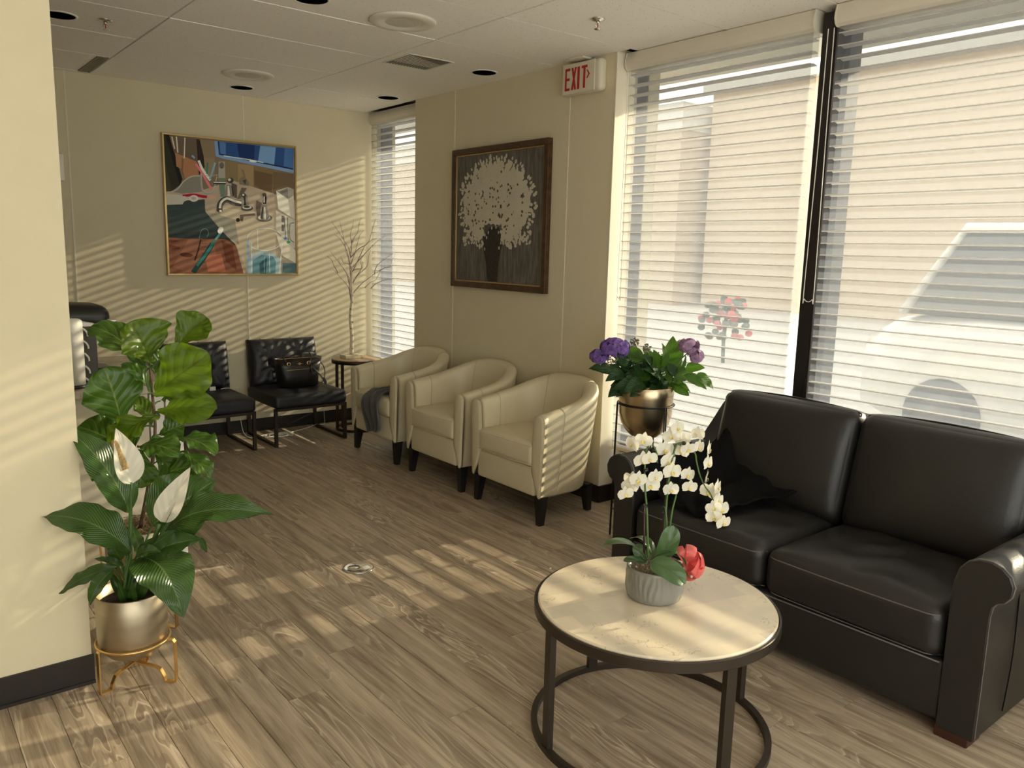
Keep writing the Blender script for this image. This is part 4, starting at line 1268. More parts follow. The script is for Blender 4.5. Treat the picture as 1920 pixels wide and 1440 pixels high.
# charger and lead on the other chair
cp = on(398, 724, 1, 6.10); cp.z = .426
t = thing('charger', cp, 'small white plug charger lying on the navy chair behind the plant', 'charger')
m_ = MB(); m_.soft(cp, (.045, .028, .030), .005, n=1, k=2); mk('plug_body', m_, M['white'], t)
m_ = MB(); m_.box(cp.x - .038, cp.y - .004, cp.z + .004, cp.x - .022, cp.y + .004, cp.z + .006); m_.box(cp.x - .038, cp.y - .004, cp.z - .006, cp.x - .022, cp.y + .004, cp.z - .004); mk('prongs', m_, M['chrome'], t)
mb = MB(); mb.tube(cr([(cp.x + .065, cp.y, .418), (cp.x + .10, cp.y + .01, .419), (cp.x + .16, cp.y - .01, .419), (2.205, 6.09, .415), (2.222, 6.12, .36), (2.232, 6.15, .2), (2.25, 6.14, .05), (2.30, 6.10, .006), (2.45, 6.16, .004)], 6), .0028, 6)
top('charging_lead', mb, M['cord'], 'white charging lead running off the navy chair behind the plant', 'cable')
mb = MB(); pts = []
rr = random.Random(5)
for k in range(26):
    a = k * .9; pts.append((2.50 + .085 * math.cos(a) + rr.uniform(-.03, .03) + .02 * math.sin(k), 6.05 + .055 * math.sin(a) + rr.uniform(-.02, .02), .004 + .012 * abs(math.sin(k * 1.7))))
pts += [(2.62, 6.12, .004), (2.80, 6.20, .004), (2.90, 6.22, .020), (2.98, 6.25, .006), (3.15, 6.25, .004)]
mb.tube(cr(pts, 4), .0026, 5)
top('cable_tangle', mb, M['cord'], 'tangled pale cable on the floor under the navy chairs', 'cable')

# ---------------------------------------------------------------- side table with lit birch twig tree
tx, ty = 3.165, 5.985
t = thing('side_table', (tx, ty, 0), 'small round side table with wooden top in the corner', 'table')
m_ = MB(); m_.lathe([(.0001, .580), (.196, .580), (.200, .584), (.200, .598), (.197, .600), (.0001, .600)], (tx, ty, 0), 44); mk('tabletop', m_, M['tan_wood'], t)
m_ = MB(); m_.lathe([(.197, .566), (.206, .566), (.206, .597), (.2015, .597), (.2015, .578), (.197, .578), (.197, .566)], (tx, ty, 0), 44); mk('rim', m_, M['bronze'], t)
for dx in (-.165, -.12):
    m_ = MB(); m_.box(tx + dx - .009, ty - .012 - dx * .2, .015, tx + dx + .009, ty + .010 - dx * .2, .578); mk('post', m_, M['bronze'], t)
m_ = MB(); m_.tube([(tx + .165 * math.cos(a), ty + .165 * math.sin(a), .011) for a in [2 * PI * k / 40 for k in range(40)]], .011, 8, closed=True); mk('base_ring', m_, M['bronze'], t)
bx, by = 3.130, 6.01
t = thing('twig_tree', (bx, by, .60), 'bare decorative birch twig tree standing on the corner side table', 'decoration')
m_ = MB(); m_.box(bx - .080, by - .055, .601, bx + .080, by + .055, .630, bev=.003); mk('plinth', m_, M['birch'], t)
trunk = cr([(bx, by, .63), (bx + .005, by, .78), (bx - .006, by, .95), (bx + .010, by, 1.10), (bx + .004, by, 1.25), (bx + .012, by, 1.36)], 5)
m_ = MB(); m_.tube(trunk, [.0165 - .009 * i / (len(trunk) - 1) for i in range(len(trunk))], 10); tk = mk('trunk', m_, M['birchbark'] if 'birchbark' in M else M['birch'], t)
m_ = MB(); rr = random.Random(11)
for k in range(9):
    z = .68 + k * .055; a = rr.uniform(-2.6, -.4); r0 = .0165
    m_.soft((bx + r0 * math.cos(a) * .93, by + r0 * math.sin(a) * .93, z), (.010, .006, .006 + .004 * rr.random()), .0025, n=1, k=1)
mk('bark_knot', m_, M['bark'], tk)['kind'] = 'stuff'
# branches as seen: (start height, px of elbow, px of tip)
def pp(x, y, d=0): 
    q = on(x, y, 1, by); return Vector((q.x, by + d, q.z))
br = [((667, 566), (655, 538), (628, 505)), ((661, 545), (642, 510), (608, 470)), ((662, 553), (650, 520), (626, 485)), ((665, 520), (655, 500), (646, 470)),
      ((665, 500), (648, 462), (637, 415)), ((666, 480), (655, 463), (626, 416)), ((667, 470), (664, 440), (675, 410)), ((668, 535), (680, 505), (684, 478)), ((671, 550), (690, 520), (708, 508)),
      ((672, 510), (682, 462), (705, 445)), ((668, 490), (676, 460), (694, 430)), ((670, 500), (685, 470), (718, 440)), ((690, 540), (712, 525), (735, 500)), ((712, 508), (733, 500), (745, 478)), ((690, 541), (706, 528), (728, 522)),
      ((668, 460), (674, 436), (684, 408)), ((671, 478), (684, 455), (695, 408)), ((646, 470), (638, 455), (620, 440)), ((655, 500), (640, 492), (632, 480)), ((672, 530), (690, 500), (698, 470)), ((698, 515), (705, 495), (730, 475)), ((637, 512), (630, 498), (620, 480)), ((669, 505), (674, 503), (673, 490))]
m0 = None
for k, (a, b, c) in enumerate(br):
    d = rr.uniform(-.11, .11)
    x0 = 667 if k not in (12, 13, 14, 17, 18, 20, 21) else a[0]
    p0 = pp(a[0], a[1], 0 if x0 == 667 else d * .5); p1 = pp(b[0], b[1], d * .6); p2 = pp(c[0], c[1], d)
    if x0 == 667: p0 = Vector((bx + .003, by, p0.z - .02))
    m_ = MB(); pts = cr([p0, p0.lerp(p1, .5) + Vector((rr.uniform(-.01, .01), 0, .008)), p1, p1.lerp(p2, .5) + Vector((rr.uniform(-.01, .01), 0, .01)), p2], 4)
    m_.tube(pts, [.0040 * (1 - i / len(pts)) + .0011 for i in range(len(pts))], 5); mk('branch', m_, M['twig'], t)
mb = MB(); mb.tube(cr([(bx - .07, by + .02, .606), (bx - .12, by + .03, .66), (bx - .19, by + .1, .62), (bx - .215, by + .12, .50), (bx - .19, by + .14, .2), (bx - .15, by + .2, .005)], 6), .0018, 5)
top('lamp_cord', mb, M['cord'], 'thin pale cord trailing from the twig tree behind the side table', 'cable')

# ---------------------------------------------------------------- coffee table
tx, ty, R = 1.883, 1.575, .380
t = thing('coffee_table', (tx, ty, 0), 'round stone-topped coffee table with dark metal ring base', 'table')
m_ = MB(); m_.lathe([(.0001, .412), (R - .010, .412), (R - .006, .416), (R - .006, .431), (R - .010, .435), (.0001, .435)], (tx, ty, 0), 96, sharp=True); mk('tabletop', m_, M['marble'], t)
m_ = MB(); m_.lathe([(R - .03, .396), (R + .003, .396), (R + .005, .398), (R + .005, .427), (R + .003, .429), (R - .003, .429), (R - .0035, .411), (R - .03, .411), (R - .03, .396)], (tx, ty, 0), 96, sharp=True); mk('rim', m_, M['bronze'], t)
def ringbar(r0, r1, z0, z1): 
    m_ = MB(); m_.lathe([(r0, z0), (r1, z0), (r1, z1), (r0, z1), (r0, z0)], (tx, ty, 0), 96, sharp=True); return m_
m_ = ringbar(R - .016, R + .004, 0, .020); mk('base_ring', m_, M['bronze'], t)
for k in range(4):
    a = math.radians(75.5 + 90 * k); c, s_ = math.cos(a), math.sin(a); m_ = MB()
    mx = Matrix.Translation((tx + c * (R - .010), ty + s_ * (R - .010), 0)) @ Matrix.Rotation(a, 4, 'Z')
    m_.box(-.010, -.017, .018, .010, .017, .398, mx=mx); mk('leg', m_, M['bronze'], t)

# ---------------------------------------------------------------- orchid in a grey pot
ox, oy, oz = 1.903, 1.600, .435
t = thing('potted_orchid', (ox, oy, oz), 'white orchid in a ribbed grey ceramic pot on the coffee table', 'plant')
def ribs(r, z, a):
    k = .0026 * math.sin(a * 34 + 2.2 * math.sin(z * 55 + a * 5)) if .015 < z < .093 and r > .08 else 0
    return r + k * min(1, (z - .015) / .02 if z < .05 else (.093 - z) / .01)
m_ = MB(); m_.lathe([(.0001, .0), (.078, 0), (.084, .004), (.088, .012), (.090, .022), (.091, .035), (.091, .045), (.091, .06), (.091, .075), (.091, .085), (.091, .095), (.0905, .1045), (.088, .107), (.085, .105), (.084, .085), (.0001, .082)], (ox, oy, oz), 132, fn=ribs)
mk('pot', m_, M['ceramic'], t)
rr = random.Random(8); m_ = MB()
for k in range(230):
    a = rr.uniform(0, 2 * PI); r = .078 * math.sqrt(rr.random()); c = Vector((ox + r * math.cos(a), oy + r * math.sin(a), oz + .088 + rr.random() * .012))
    b = rr.uniform(0, 2 * PI); pts = [c + Vector((.012 * q * math.cos(b + q * 1.2), .012 * q * math.sin(b + q * 1.2), .006 * math.sin(q * 2 + k))) for q in (-1, -.4, .3, 1)]
    m_.tube(pts, .0011, 4)
o = mk('moss', m_, M['moss'], t); o['kind'] = 'stuff'
OD = 2.53
def od(x, y, d=0): return dep(x, y, OD + d)
B0 = od(1216, 1052, -.02)
cam_v = Vector((-.62, -.767, .16))
# (base px, tip px, width, arch, normal, fold, base depth, tip depth)
for (bp, tp, w, ar, nr, fo, d0, d1, dr, sd) in (
    ((1212, 1053), (1131, 1022), .058, .20, (0, 0, 1), .22, -.02, -.06, 0, 1),
    ((1224, 1046), (1181, 1010), .046, .30, (.1, .1, 1), .25, .03, .09, 0, 2),
    ((1243, 1044), (1263, 985), .062, .06, (-.55, -.75, .35), .25, .02, .01, 0, 3),
    ((1219, 1050), (1285, 1060), .060, .32, (-.1, -.1, 1), .22, .0, .04, 0, 4),
    ((1220, 1053), (1286, 1094), .074, .12, (-.45, -.45, .9), .10, -.03, -.06, 0, 5),
    ((1214, 1056), (1169, 1052), .040, .10, (0, -.2, 1), .12, -.03, -.05, 0, 6),
    ((1205, 1048), (1192, 1020), .040, .05, (-.5, -.6, .4), .12, .05, .06, 0, 7),
    ((1240, 1058), (1294, 1088), .048, .16, (0, 0, 1), .12, .03, .03, 0, 8)):
    m_ = MB(); m_.leaf(od(*bp, d0), od(*tp, d1), w, nr, ar, fo, 'strap', nu=18, nv=8, seed=sd, droop=dr)
    mk('leaf', m_, M['orchleaf'], t)
stems = [[(1215, 1045), (1213, 960), (1209, 905), (1211, 848), (1222, 834), (1231, 848), (1233, 868)],
         [(1243, 1042), (1249, 950), (1256, 885), (1266, 840), (1274, 831), (1290, 834), (1303, 850), (1306, 865), (1312, 890), (1322, 912), (1333, 928), (1344, 960)],
         [(1252, 1020), (1260, 960), (1268, 925), (1262, 905)], [(1243, 1040), (1250, 985), (1247, 950)]]
SD = [-.01, .03, .05, .02]
for s_, d in zip(stems, SD):
    m_ = MB(); pts = cr([od(x, y, d) for x, y in s_], 5); m_.tube(pts, [.0038 - .0018 * i / len(pts) for i in range(len(pts))], 7); mk('stem', m_, M['stem'], t)
for a, b, d in (((1208, 1042), (1208, 945), -.02), ((1237, 1040), (1254, 875), .04)):
    m_ = MB(); m_.tube([od(*a, d), od(*b, d)], .0032, 7); mk('stake', m_, M['stake'], t)
for x, y, d in ((1209, 950, -.015), (1211, 882, -.015), (1246, 950, .035), (1244, 960, .035), (1262, 855, .035), (1256, 892, .035)):
    m_ = MB(); c = od(x, y, d); m_.tube([c - Vector((.007, 0, .002)), c + Vector((.008, 0, .002))], .0055, 8); mk('clip', m_, M['black'], t)
m_ = MB(); rr = random.Random(2)
for (x, y, d) in ((1216, 840, 0), (1225, 843, 0), (1292, 836, .03), (1296, 832, .03), (1282, 831, .03), (1300, 840, .03)):
    m_.soft(od(x, y, d), (.012, .012, .014), .0055, n=1, k=2)
for k in range(1):
    pass
mk('bud_cluster', m_, M['stake'], t)['kind'] = 'stuff'
def orchid_flower(c, face, size, roll):
    """two broad petals, three sepals, a yellow lip"""
    m_ = MB(); f = Vector(face).normalized(); up = Vector((0, 0, 1)); r = up.cross(f).normalized() if abs(f.z) < .95 else Vector((1, 0, 0)); u = f.cross(r)
    r, u = r * math.cos(roll) + u * math.sin(roll), u * math.cos(roll) - r * math.sin(roll)
    for ang, ln, w in ((90, .52, .36), (215, .50, .34), (325, .50, .34)):
        a = math.radians(ang); d = r * math.cos(a) + u * math.sin(a); m_.leaf(c - f * .002, c + d * ln * size + f * .0 * size, w * size, f, .05, -.10, 'spathe', nu=7, nv=4)
    for ang in (12, 168):
        a = math.radians(ang); d = r * math.cos(a) + u * math.sin(a); m_.leaf(c + f * .001, c + d * .52 * size, .58 * size, f, .06, .08, 'round', nu=8, nv=4)
    n = len(m_.f)
    for ang in (250, 290, 270):
        a = math.radians(ang); d = r * math.cos(a) + u * math.sin(a); m_.leaf(c + f * .003, c + d * .20 * size + f * .10 * size, .13 * size, f, .15, .5, 'ovate', nu=5, nv=3, mi=1)
    m_.uv = {}
    return m_
FL = [(1186, 833, -1.0), (1207, 826, -.4), (1218, 860, .2), (1205, 862, .5), (1181, 912, -.3), (1173, 926, 0), (1196, 899, 0), (1186, 900, -.5), (1219, 910, .1), (1229, 894, .3), (1247, 843, .4), (1252, 864, .6), (1260, 884, .5), (1258, 918, .1), (1293, 913, .1), (1289, 890, .5), (1270, 802, .4), (1259, 818, -.5), (1279, 823, 2.6), (1290, 842, 0), (1278, 846, -.3), (1308, 814, 2.4), (1329, 842, .9), (1310, 838, .6), (1327, 868, .7), (1324, 896, 1.1), (1330, 922, -.2), (1345, 914, .9), (1347, 938, .5), (1338, 952, .1), (1339, 970, 0), (1356, 980, .6), (1352, 955, .7)]
rr = random.Random(21)
for k, (x, y, yaw) in enumerate(FL):
    d = {True: -.02, False: .03}[x < 1235] + rr.uniform(-.02, .02)
    c = od(x, y, d); ang = math.atan2(cam_v.y, cam_v.x) + yaw + rr.uniform(-.25, .25)
    f = (math.cos(ang), math.sin(ang), rr.uniform(-.25, .1))
    mk('flower', orchid_flower(c, f, rr.uniform(.050, .064), rr.uniform(-.3, .3)), [M['petal'], M['lip']], t)
# coral bow at the back of the pot: loops and tails of ribbon
def ribbon(pts, w, nrm_w, name='ribbon_loop'):
    m_ = MB(); P = cr(pts, 6); vs = []; wv = Vector(nrm_w).normalized() * w / 2
    for i, p in enumerate(P): vs += [p - wv * (1 + .2 * math.sin(i)), p + wv * (1 + .2 * math.cos(i))]
    m_.add(vs, [(2 * i, 2 * i + 1, 2 * i + 3, 2 * i + 2) for i in range(len(P) - 1)]); return m_
BW = thing('ribbon_bow', od(1284, 1062, .10), 'coral pink ribbon bow tied at the back of the orchid pot', 'ribbon')
kc = od(1286, 1056, .085)
rgt = Vector((_r.x, _r.y, 0)).normalized(); upv = Vector((0, 0, 1)); tow = Vector((-_f.x, -_f.y, 0)).normalized()
for (ax, az, at, Ln, Hh, w) in ((.9, .45, .3, .056, .034, .036), (1, -.35, .4, .058, .036, .036), (.25, 1, .1, .060, .032, .034), (.65, -.9, .2, .055, .032, .034), (.6, .9, -.5, .050, .03, .032), (-.5, .95, -.1, .055, .03, .030), (.95, .1, .9, .048, .036, .036)):
    d = (rgt * ax + upv * az + tow * at).normalized(); b_ = (tow if abs(d.dot(tow)) < .8 else upv); e0 = (b_ - d * d.dot(b_)).normalized(); ph_ = .35 + .5 * math.sin(ax * 7 + az * 3)
    e = (e0 * math.cos(ph_) + d.cross(e0) * math.sin(ph_)).normalized(); wv = d.cross(e).normalized()
    m_ = MB(); vs = []; n = 26
    for q in range(n + 1):
        u = q / n; c = kc + d * (Ln * math.sin(PI * u) ** .8) + e * (Hh * .75 * math.sin(2 * PI * u) * (1 + .2 * math.sin(5 * u)))
        ww = w * (.35 + .65 * math.sin(PI * u) ** .6)
        for s_ in (-1, -.33, .33, 1): vs.append(c + wv * ww / 2 * s_ + d * (.004 * (1 - s_ * s_) * math.sin(PI * u)))
    m_.add(vs, [(q * 4 + k, q * 4 + k + 1, q * 4 + k + 5, q * 4 + k + 4) for q in range(n) for k in range(3)]); mk('ribbon_loop', m_, M['ribbon'], BW)
for (ax, az) in ((.5, -1), (-.25, -1)):
    d = (rgt * ax + upv * az).normalized(); m_ = MB(); vs = []
    for q in range(9):
        u = q / 8; c = kc + d * .052 * u + tow * (.012 * math.sin(u * 5)); s2 = d.cross(tow).normalized() * (.007 + .007 * u)
        vs += [c - s2, c + s2]
    m_.add(vs, [(2 * q, 2 * q + 1, 2 * q + 3, 2 * q + 2) for q in range(8)]); mk('ribbon_tail', m_, M['ribbon'], BW)
m_ = MB(); m_.soft(kc, (.020, .020, .020), .008, n=1, k=2); mk('knot', m_, M['ribbon'], BW)

# ---------------------------------------------------------------- framed painting of a wash basin (flat print: painted polygons)
ua, ub, za, zb_ = 1.777, 2.805, 1.272, 2.300
t = thing('framed_painting', (2.291, YB, za), 'square painting of a wash basin with taps in a thin gold frame', 'painting')
FR = .014
for (a, b, c, d) in ((ua, za, ub, za + FR), (ua, zb_ - FR, ub, zb_), (ua, za + FR, ua + FR, zb_ - FR), (ub - FR, za + FR, ub, zb_ - FR)):
    m_ = MB(); m_.box(a, YB - .042, b, c, YB - .002, d, bev=.0025); mk('frame_side', m_, M['goldframe'], t)
pm_ = MB()
YP = YB - .030
pm_.box(ua + FR, YP, za + FR, ub - FR, YP + .012, zb_ - FR); 
for k in range(len(pm_.f)): pm_.col[k] = (.42, .36, .28)
A_ = Vector((78, 112)); Bx = Vector((1248, 236)); Cc = Vector((135, 1362)); Dd = Vector((1270, 1352))
def inv(x, y):
    """picture pixel (enlarged crop) to the canvas plane"""
    q = on(290 + x / 4.8, 230 + y / 4.8, 1, YP); return (min(max(q.x, ua + FR), ub - FR), min(max(q.z, za + FR), zb_ - FR))
LY = [0]
def L3(c): return tuple(((v / 255) / 12.92 if v / 255 <= .04045 else ((v / 255 + .055) / 1.055) ** 2.4) * 1.7 for v in c)
def poly(col, *pts):
    LY[0] += 1; P = [inv(*p) for p in pts]
    a = sum(P[i][0] * P[(i + 1) % len(P)][1] - P[(i + 1) % len(P)][0] * P[i][1] for i in range(len(P)))
    if a < 0: P.reverse()
    pm_.add([(x, YP - .00003 * LY[0], z) for x, z in P], [tuple(range(len(P)))], 0, False, col=L3(col))
def ell(col, x, y, rx, ry, rot=0, n=18):
    c, s = math.cos(rot), math.sin(rot)
    poly(col, *[(x + rx * math.cos(a) * c - ry * math.sin(a) * s, y + rx * math.cos(a) * s + ry * math.sin(a) * c) for a in [2 * PI * k / n for k in range(n)]])
def stroke(col, w, *pts):
    P = cr([(x, y, 0) for x, y in pts], 6) if len(pts) > 2 else [Vector((x, y, 0)) for x, y in pts]
    L_, R_ = [], []
    for i, p in enumerate(P):
        t_ = (P[min(i + 1, len(P) - 1)] - P[max(i - 1, 0)]).normalized(); n_ = Vector((-t_.y, t_.x, 0)) * w / 2
        L_.append(p + n_); R_.append(p - n_)
    LY[0] += 1
    for i in range(len(P) - 1):
        q = [inv(v.x, v.y) for v in (L_[i], L_[i + 1], R_[i + 1], R_[i])]
        a = sum(q[k][0] * q[(k + 1) % 4][1] - q[(k + 1) % 4][0] * q[k][1] for k in range(4))
        if a < 0: q.reverse()
        pm_.add([(x, YP - .00003 * LY[0], z) for x, z in q], [(0, 1, 2, 3)], 0, False, col=L3(col))
poly((112, 98, 80), (60, 90), (1270, 220), (1290, 700), (90, 640))                       # tiled wall
for (a, b, c, d, col) in ((410, 150, 540, 310, (118, 104, 84)), (430, 310, 540, 480, (128, 112, 88)), (620, 340, 750, 560, (120, 104, 74)), (750, 370, 890, 600, (138, 118, 84)), (890, 400, 1065, 650, (112, 94, 66)), (1065, 440, 1250, 680, (96, 82, 62))):
    poly(col, (a, b), (c, b + (c - a) * .12), (c, d + (c - a) * .1), (a, d))
poly((92, 74, 54), (895, 430), (1060, 465), (1055, 650), (960, 600), (900, 560))
poly((42, 42, 32), (60, 90), (130, 110), (245, 500), (230, 620), (90, 640)); poly((24, 22, 18), (95, 110), (130, 112), (250, 510), (225, 560))
poly((58, 56, 42), (85, 330), (150, 600), (95, 640)); poly((92, 80, 68), (150, 118), (380, 145), (400, 470), (350, 490), (260, 480), (180, 270))
poly((150, 108, 80), (185, 270), (375, 350), (400, 480), (270, 500), (250, 420), (195, 395)); poly((122, 86, 64), (240, 310), (262, 330), (250, 480), (240, 420))
stroke((190, 180, 164), 10, (155, 125), (180, 235)); stroke((190, 180, 164), 12, (195, 125), (208, 270)); stroke((196, 186, 168), 10, (272, 135), (266, 320))
poly((44, 34, 30), (375, 148), (405, 150), (440, 300), (450, 400), (400, 480), (385, 300))
poly((110, 140, 182), (538, 165), (1250, 232), (1250, 455), (620, 325), (548, 300)); poly((26, 34, 54), (566, 168), (1248, 236), (1246, 425), (578, 288))
poly((36, 68, 122), (574, 170), (1246, 238), (1244, 412), (584, 278)); poly((22, 44, 92), (740, 188), (900, 204), (895, 340), (760, 310)); poly((104, 140, 184), (950, 208), (1090, 222), (1075, 378), (930, 348)); poly((70, 106, 160), (584, 172), (640, 180), (640, 290), (590, 278)); poly((60, 96, 150), (1170, 230), (1244, 238), (1243, 410), (1160, 395))
stroke((190, 200, 210), 8, (620, 298), (860, 335), (980, 360)); ell((214, 218, 220), 885, 347, 34, 9, .1)
poly((160, 146, 128), (100, 620), (420, 610), (700, 520), (1270, 700), (1275, 1370), (800, 1370), (560, 940), (430, 790), (110, 740))        # counter
poly((176, 164, 142), (560, 760), (1090, 820), (1090, 1250), (840, 1365), (720, 1080)); poly((140, 136, 122), (430, 790), (720, 870), (760, 1100), (560, 950))
poly((118, 116, 108), (150, 620), (260, 540), (320, 490), (420, 475), (440, 620), (250, 640)); stroke((160, 156, 146), 12, (110, 635), (200, 600), (260, 530), (330, 485), (420, 478))
poly((172, 168, 158), (105, 640), (260, 655), (420, 680), (430, 720), (250, 735), (105, 745))
poly((50, 62, 62), (108, 740), (250, 735), (270, 700), (450, 690), (455, 800), (600, 970), (730, 1100), (640, 1110), (120, 1060)); poly((42, 52, 52), (120, 1000), (600, 960), (680, 1080), (500, 1080), (120, 1070))
stroke((150, 20, 44), 24, (250, 660), (350, 650), (420, 662), (470, 668)); stroke((190, 140, 120), 18, (480, 660), (545, 668)); ell((190, 184, 176), 352, 682, 42, 30); ell((160, 152, 146), 350, 680, 22, 14); ell((176, 170, 160), 262, 684, 34, 24)
poly((116, 76, 58), (120, 1030), (250, 1042), (640, 1048), (735, 1110), (800, 1365), (135, 1365)); poly((92, 48, 34), (130, 1100), (230, 1120), (220, 1140), (130, 1140)); poly((130, 88, 69), (300, 1050), (520, 1052), (560, 1200), (340, 1360), (160, 1300)); poly((96, 52, 38), (600, 1060), (700, 1110), (740, 1330), (640, 1250)); poly((160, 100, 78), (450, 1200), (600, 1180), (640, 1340), (480, 1340)); ell((84, 44, 32), 285, 1190, 60, 20, .1); ell((90, 48, 36), 150, 1065, 60, 12)
for k in range(9): stroke((96, 58, 42), 5, (420, 1090 + k * 28), (470 - k * 4, 1088 + k * 28))
stroke((24, 58, 56), 46, (345, 1350), (430, 1230), (520, 1090)); stroke((52, 112, 108), 26, (380, 1290), (470, 1170), (540, 1060)); stroke((90, 150, 148), 20, (545, 1055), (600, 985)); ell((214, 214, 206), 592, 968, 24, 32, .5); stroke((110, 130, 126), 4, (400, 1040), (420, 970), (460, 955), (485, 990), (470, 1030)); stroke((50, 34, 26), 14, (415, 1050), (390, 1150), (360, 1240))
stroke((196, 110, 118), 22, (370, 370), (430, 460), (510, 600)); stroke((206, 208, 200), 22, (395, 340), (430, 420), (500, 520)); stroke((40, 110, 104), 14, (475, 360), (470, 460)); stroke((112, 160, 176), 16, (545, 360), (520, 440), (495, 510)); stroke((120, 150, 180), 16, (335, 295), (360, 320))
for k, c in enumerate(((150, 148, 142), (120, 116, 110), (170, 166, 160))): stroke(c, 6, (410 + k * 4, 460), (430 + k * 3, 620 - k * 4), (520, 632 - k * 6), (560, 470 + k * 8))
stroke((150, 150, 140), 5, (405, 462), (480, 480), (565, 468)); poly((96, 116, 100), (570, 500), (630, 505), (632, 665), (592, 668)); poly((150, 146, 138), (575, 350), (630, 350), (635, 500), (572, 500)); ell((96, 90, 88), 602, 385, 22, 30)
poly((84, 72, 62), (690, 540), (740, 560), (740, 680), (700, 670)); poly((96, 84, 72), (780, 585), (830, 590), (800, 640), (790, 680), (740, 690), (760, 640))
poly((110, 100, 84), (775, 420), (800, 425), (820, 500), (850, 540), (845, 570), (760, 555), (760, 510), (800, 480)); poly((66, 62, 54), (790, 520), (825, 510), (815, 560)); 
stroke((44, 42, 40), 26, (528, 540), (640, 542)); stroke((206, 204, 196), 8, (530, 536), (640, 538)); ell((60, 58, 54), 680, 520, 30, 26); ell((190, 188, 180), 672, 514, 14, 12); poly((120, 116, 110), (645, 560), (690, 560), (720, 670), (620, 665)); poly((196, 192, 184), (655, 570), (668, 570), (680, 660), (655, 660)); poly((52, 48, 44), (690, 570), (700, 570), (715, 660), (700, 660))
stroke((60, 58, 55), 52, (582, 800), (590, 730), (640, 690), (720, 720), (800, 730)); stroke((200, 196, 188), 20, (585, 770), (600, 715), (650, 682), (720, 706), (790, 722)); stroke((96, 92, 88), 10, (605, 790), (612, 745), (650, 715), (720, 738)); ell((56, 52, 50), 585, 790, 24, 18); ell((220, 216, 208), 592, 795, 12, 10)
poly((130, 126, 118), (775, 650), (830, 650), (850, 740), (860, 790), (780, 790), (780, 720)); poly((46, 44, 42), (800, 660), (815, 660), (825, 780), (805, 780)); ell((70, 66, 62), 830, 770, 55, 26); ell((170, 166, 158), 830, 762, 42, 17); ell((40, 38, 36), 828, 758, 28, 10); ell((60, 56, 54), 800, 655, 24, 20); ell((190, 186, 178), 796, 650, 10, 9)
poly((92, 80, 70), (915, 700), (960, 720), (985, 830), (920, 850), (910, 760)); ell((96, 92, 86), 985, 860, 72, 34); ell((184, 180, 172), 985, 854, 56, 24); poly((128, 124, 116), (955, 740), (1005, 740), (1032, 850), (1010, 880), (955, 878), (945, 840)); poly((46, 44, 42), (965, 760), (975, 760), (970, 870), (955, 860)); poly((210, 206, 196), (985, 760), (993, 760), (1000, 870), (985, 872)); stroke((44, 42, 40), 30, (988, 730), (992, 680), (985, 640)); stroke((190, 188, 180), 9, (984, 720), (986, 650)); ell((60, 58, 54), 985, 648, 20, 16)
poly((92, 80, 70), (765, 830), (900, 815), (905, 835), (800, 845), (790, 890), (770, 880)); ell((44, 38, 34), 748, 876, 18, 18)
poly((150, 146, 134), (1095, 610), (1200, 580), (1250, 600), (1250, 660), (1200, 690), (1140, 640)); poly((206, 202, 188), (1092, 612), (1200, 690), (1225, 850), (1110, 775)); poly((186, 182, 168), (1200, 690), (1250, 650), (1262, 870), (1222, 850)); poly((110, 108, 104), (1120, 620), (1195, 585), (1200, 680))
poly((184, 180, 166), (1090, 790), (1262, 880), (1262, 1130), (1230, 1120), (1090, 960)); poly((196, 190, 172), (1085, 985), (1200, 1080), (1265, 1150), (1268, 1265), (1150, 1200)); stroke((88, 86, 84), 7, (1165, 850), (1175, 1030)); stroke((88, 86, 84), 7, (1195, 850), (1200, 1060)); stroke((100, 96, 94), 7, (1255, 900), (1215, 920), (1215, 1040), (1252, 1080)); poly((104, 98, 92), (1140, 835), (1165, 840), (1165, 900), (1140, 895)); poly((104, 98, 92), (1140, 915), (1165, 920), (1165, 980), (1140, 975)); ell((40, 130, 90), 1203, 1075, 17, 13); ell((70, 110, 180), 1176, 1040, 14, 12)
poly((150, 170, 176), (835, 1240), (880, 1180), (960, 1150), (1060, 1170), (1130, 1230), (1140, 1362), (840, 1365)); poly((90, 130, 142), (880, 1240), (960, 1190), (1060, 1200), (1090, 1250), (1085, 1362), (880, 1362)); poly((50, 84, 90), (940, 1270), (1010, 1210), (1000, 1362), (945, 1362)); poly((72, 100, 104), (1150, 1260), (1270, 1266), (1270, 1352), (1150, 1352))
for k in (0, 1): stroke((196, 200, 196), 6, *[(990 + 160 * math.cos(a), 1050 + 100 * math.sin(a)) for a in [PI * q / 8 + k * PI for q in range(9)]])
stroke((130, 160, 190), 14, (836, 1050), (842, 1360)); stroke((180, 196, 206), 8, (870, 1080), (872, 1350)); stroke((200, 206, 200), 6, (925, 950), (928, 1140)); stroke((196, 204, 204), 8, (1148, 1080), (1120, 1360)); stroke((120, 150, 170), 6, (985, 1160), (985, 1350)); stroke((190, 200, 200), 5, (1030, 1170), (1035, 1350))
mk('canvas', pm_, M['paint'], t)

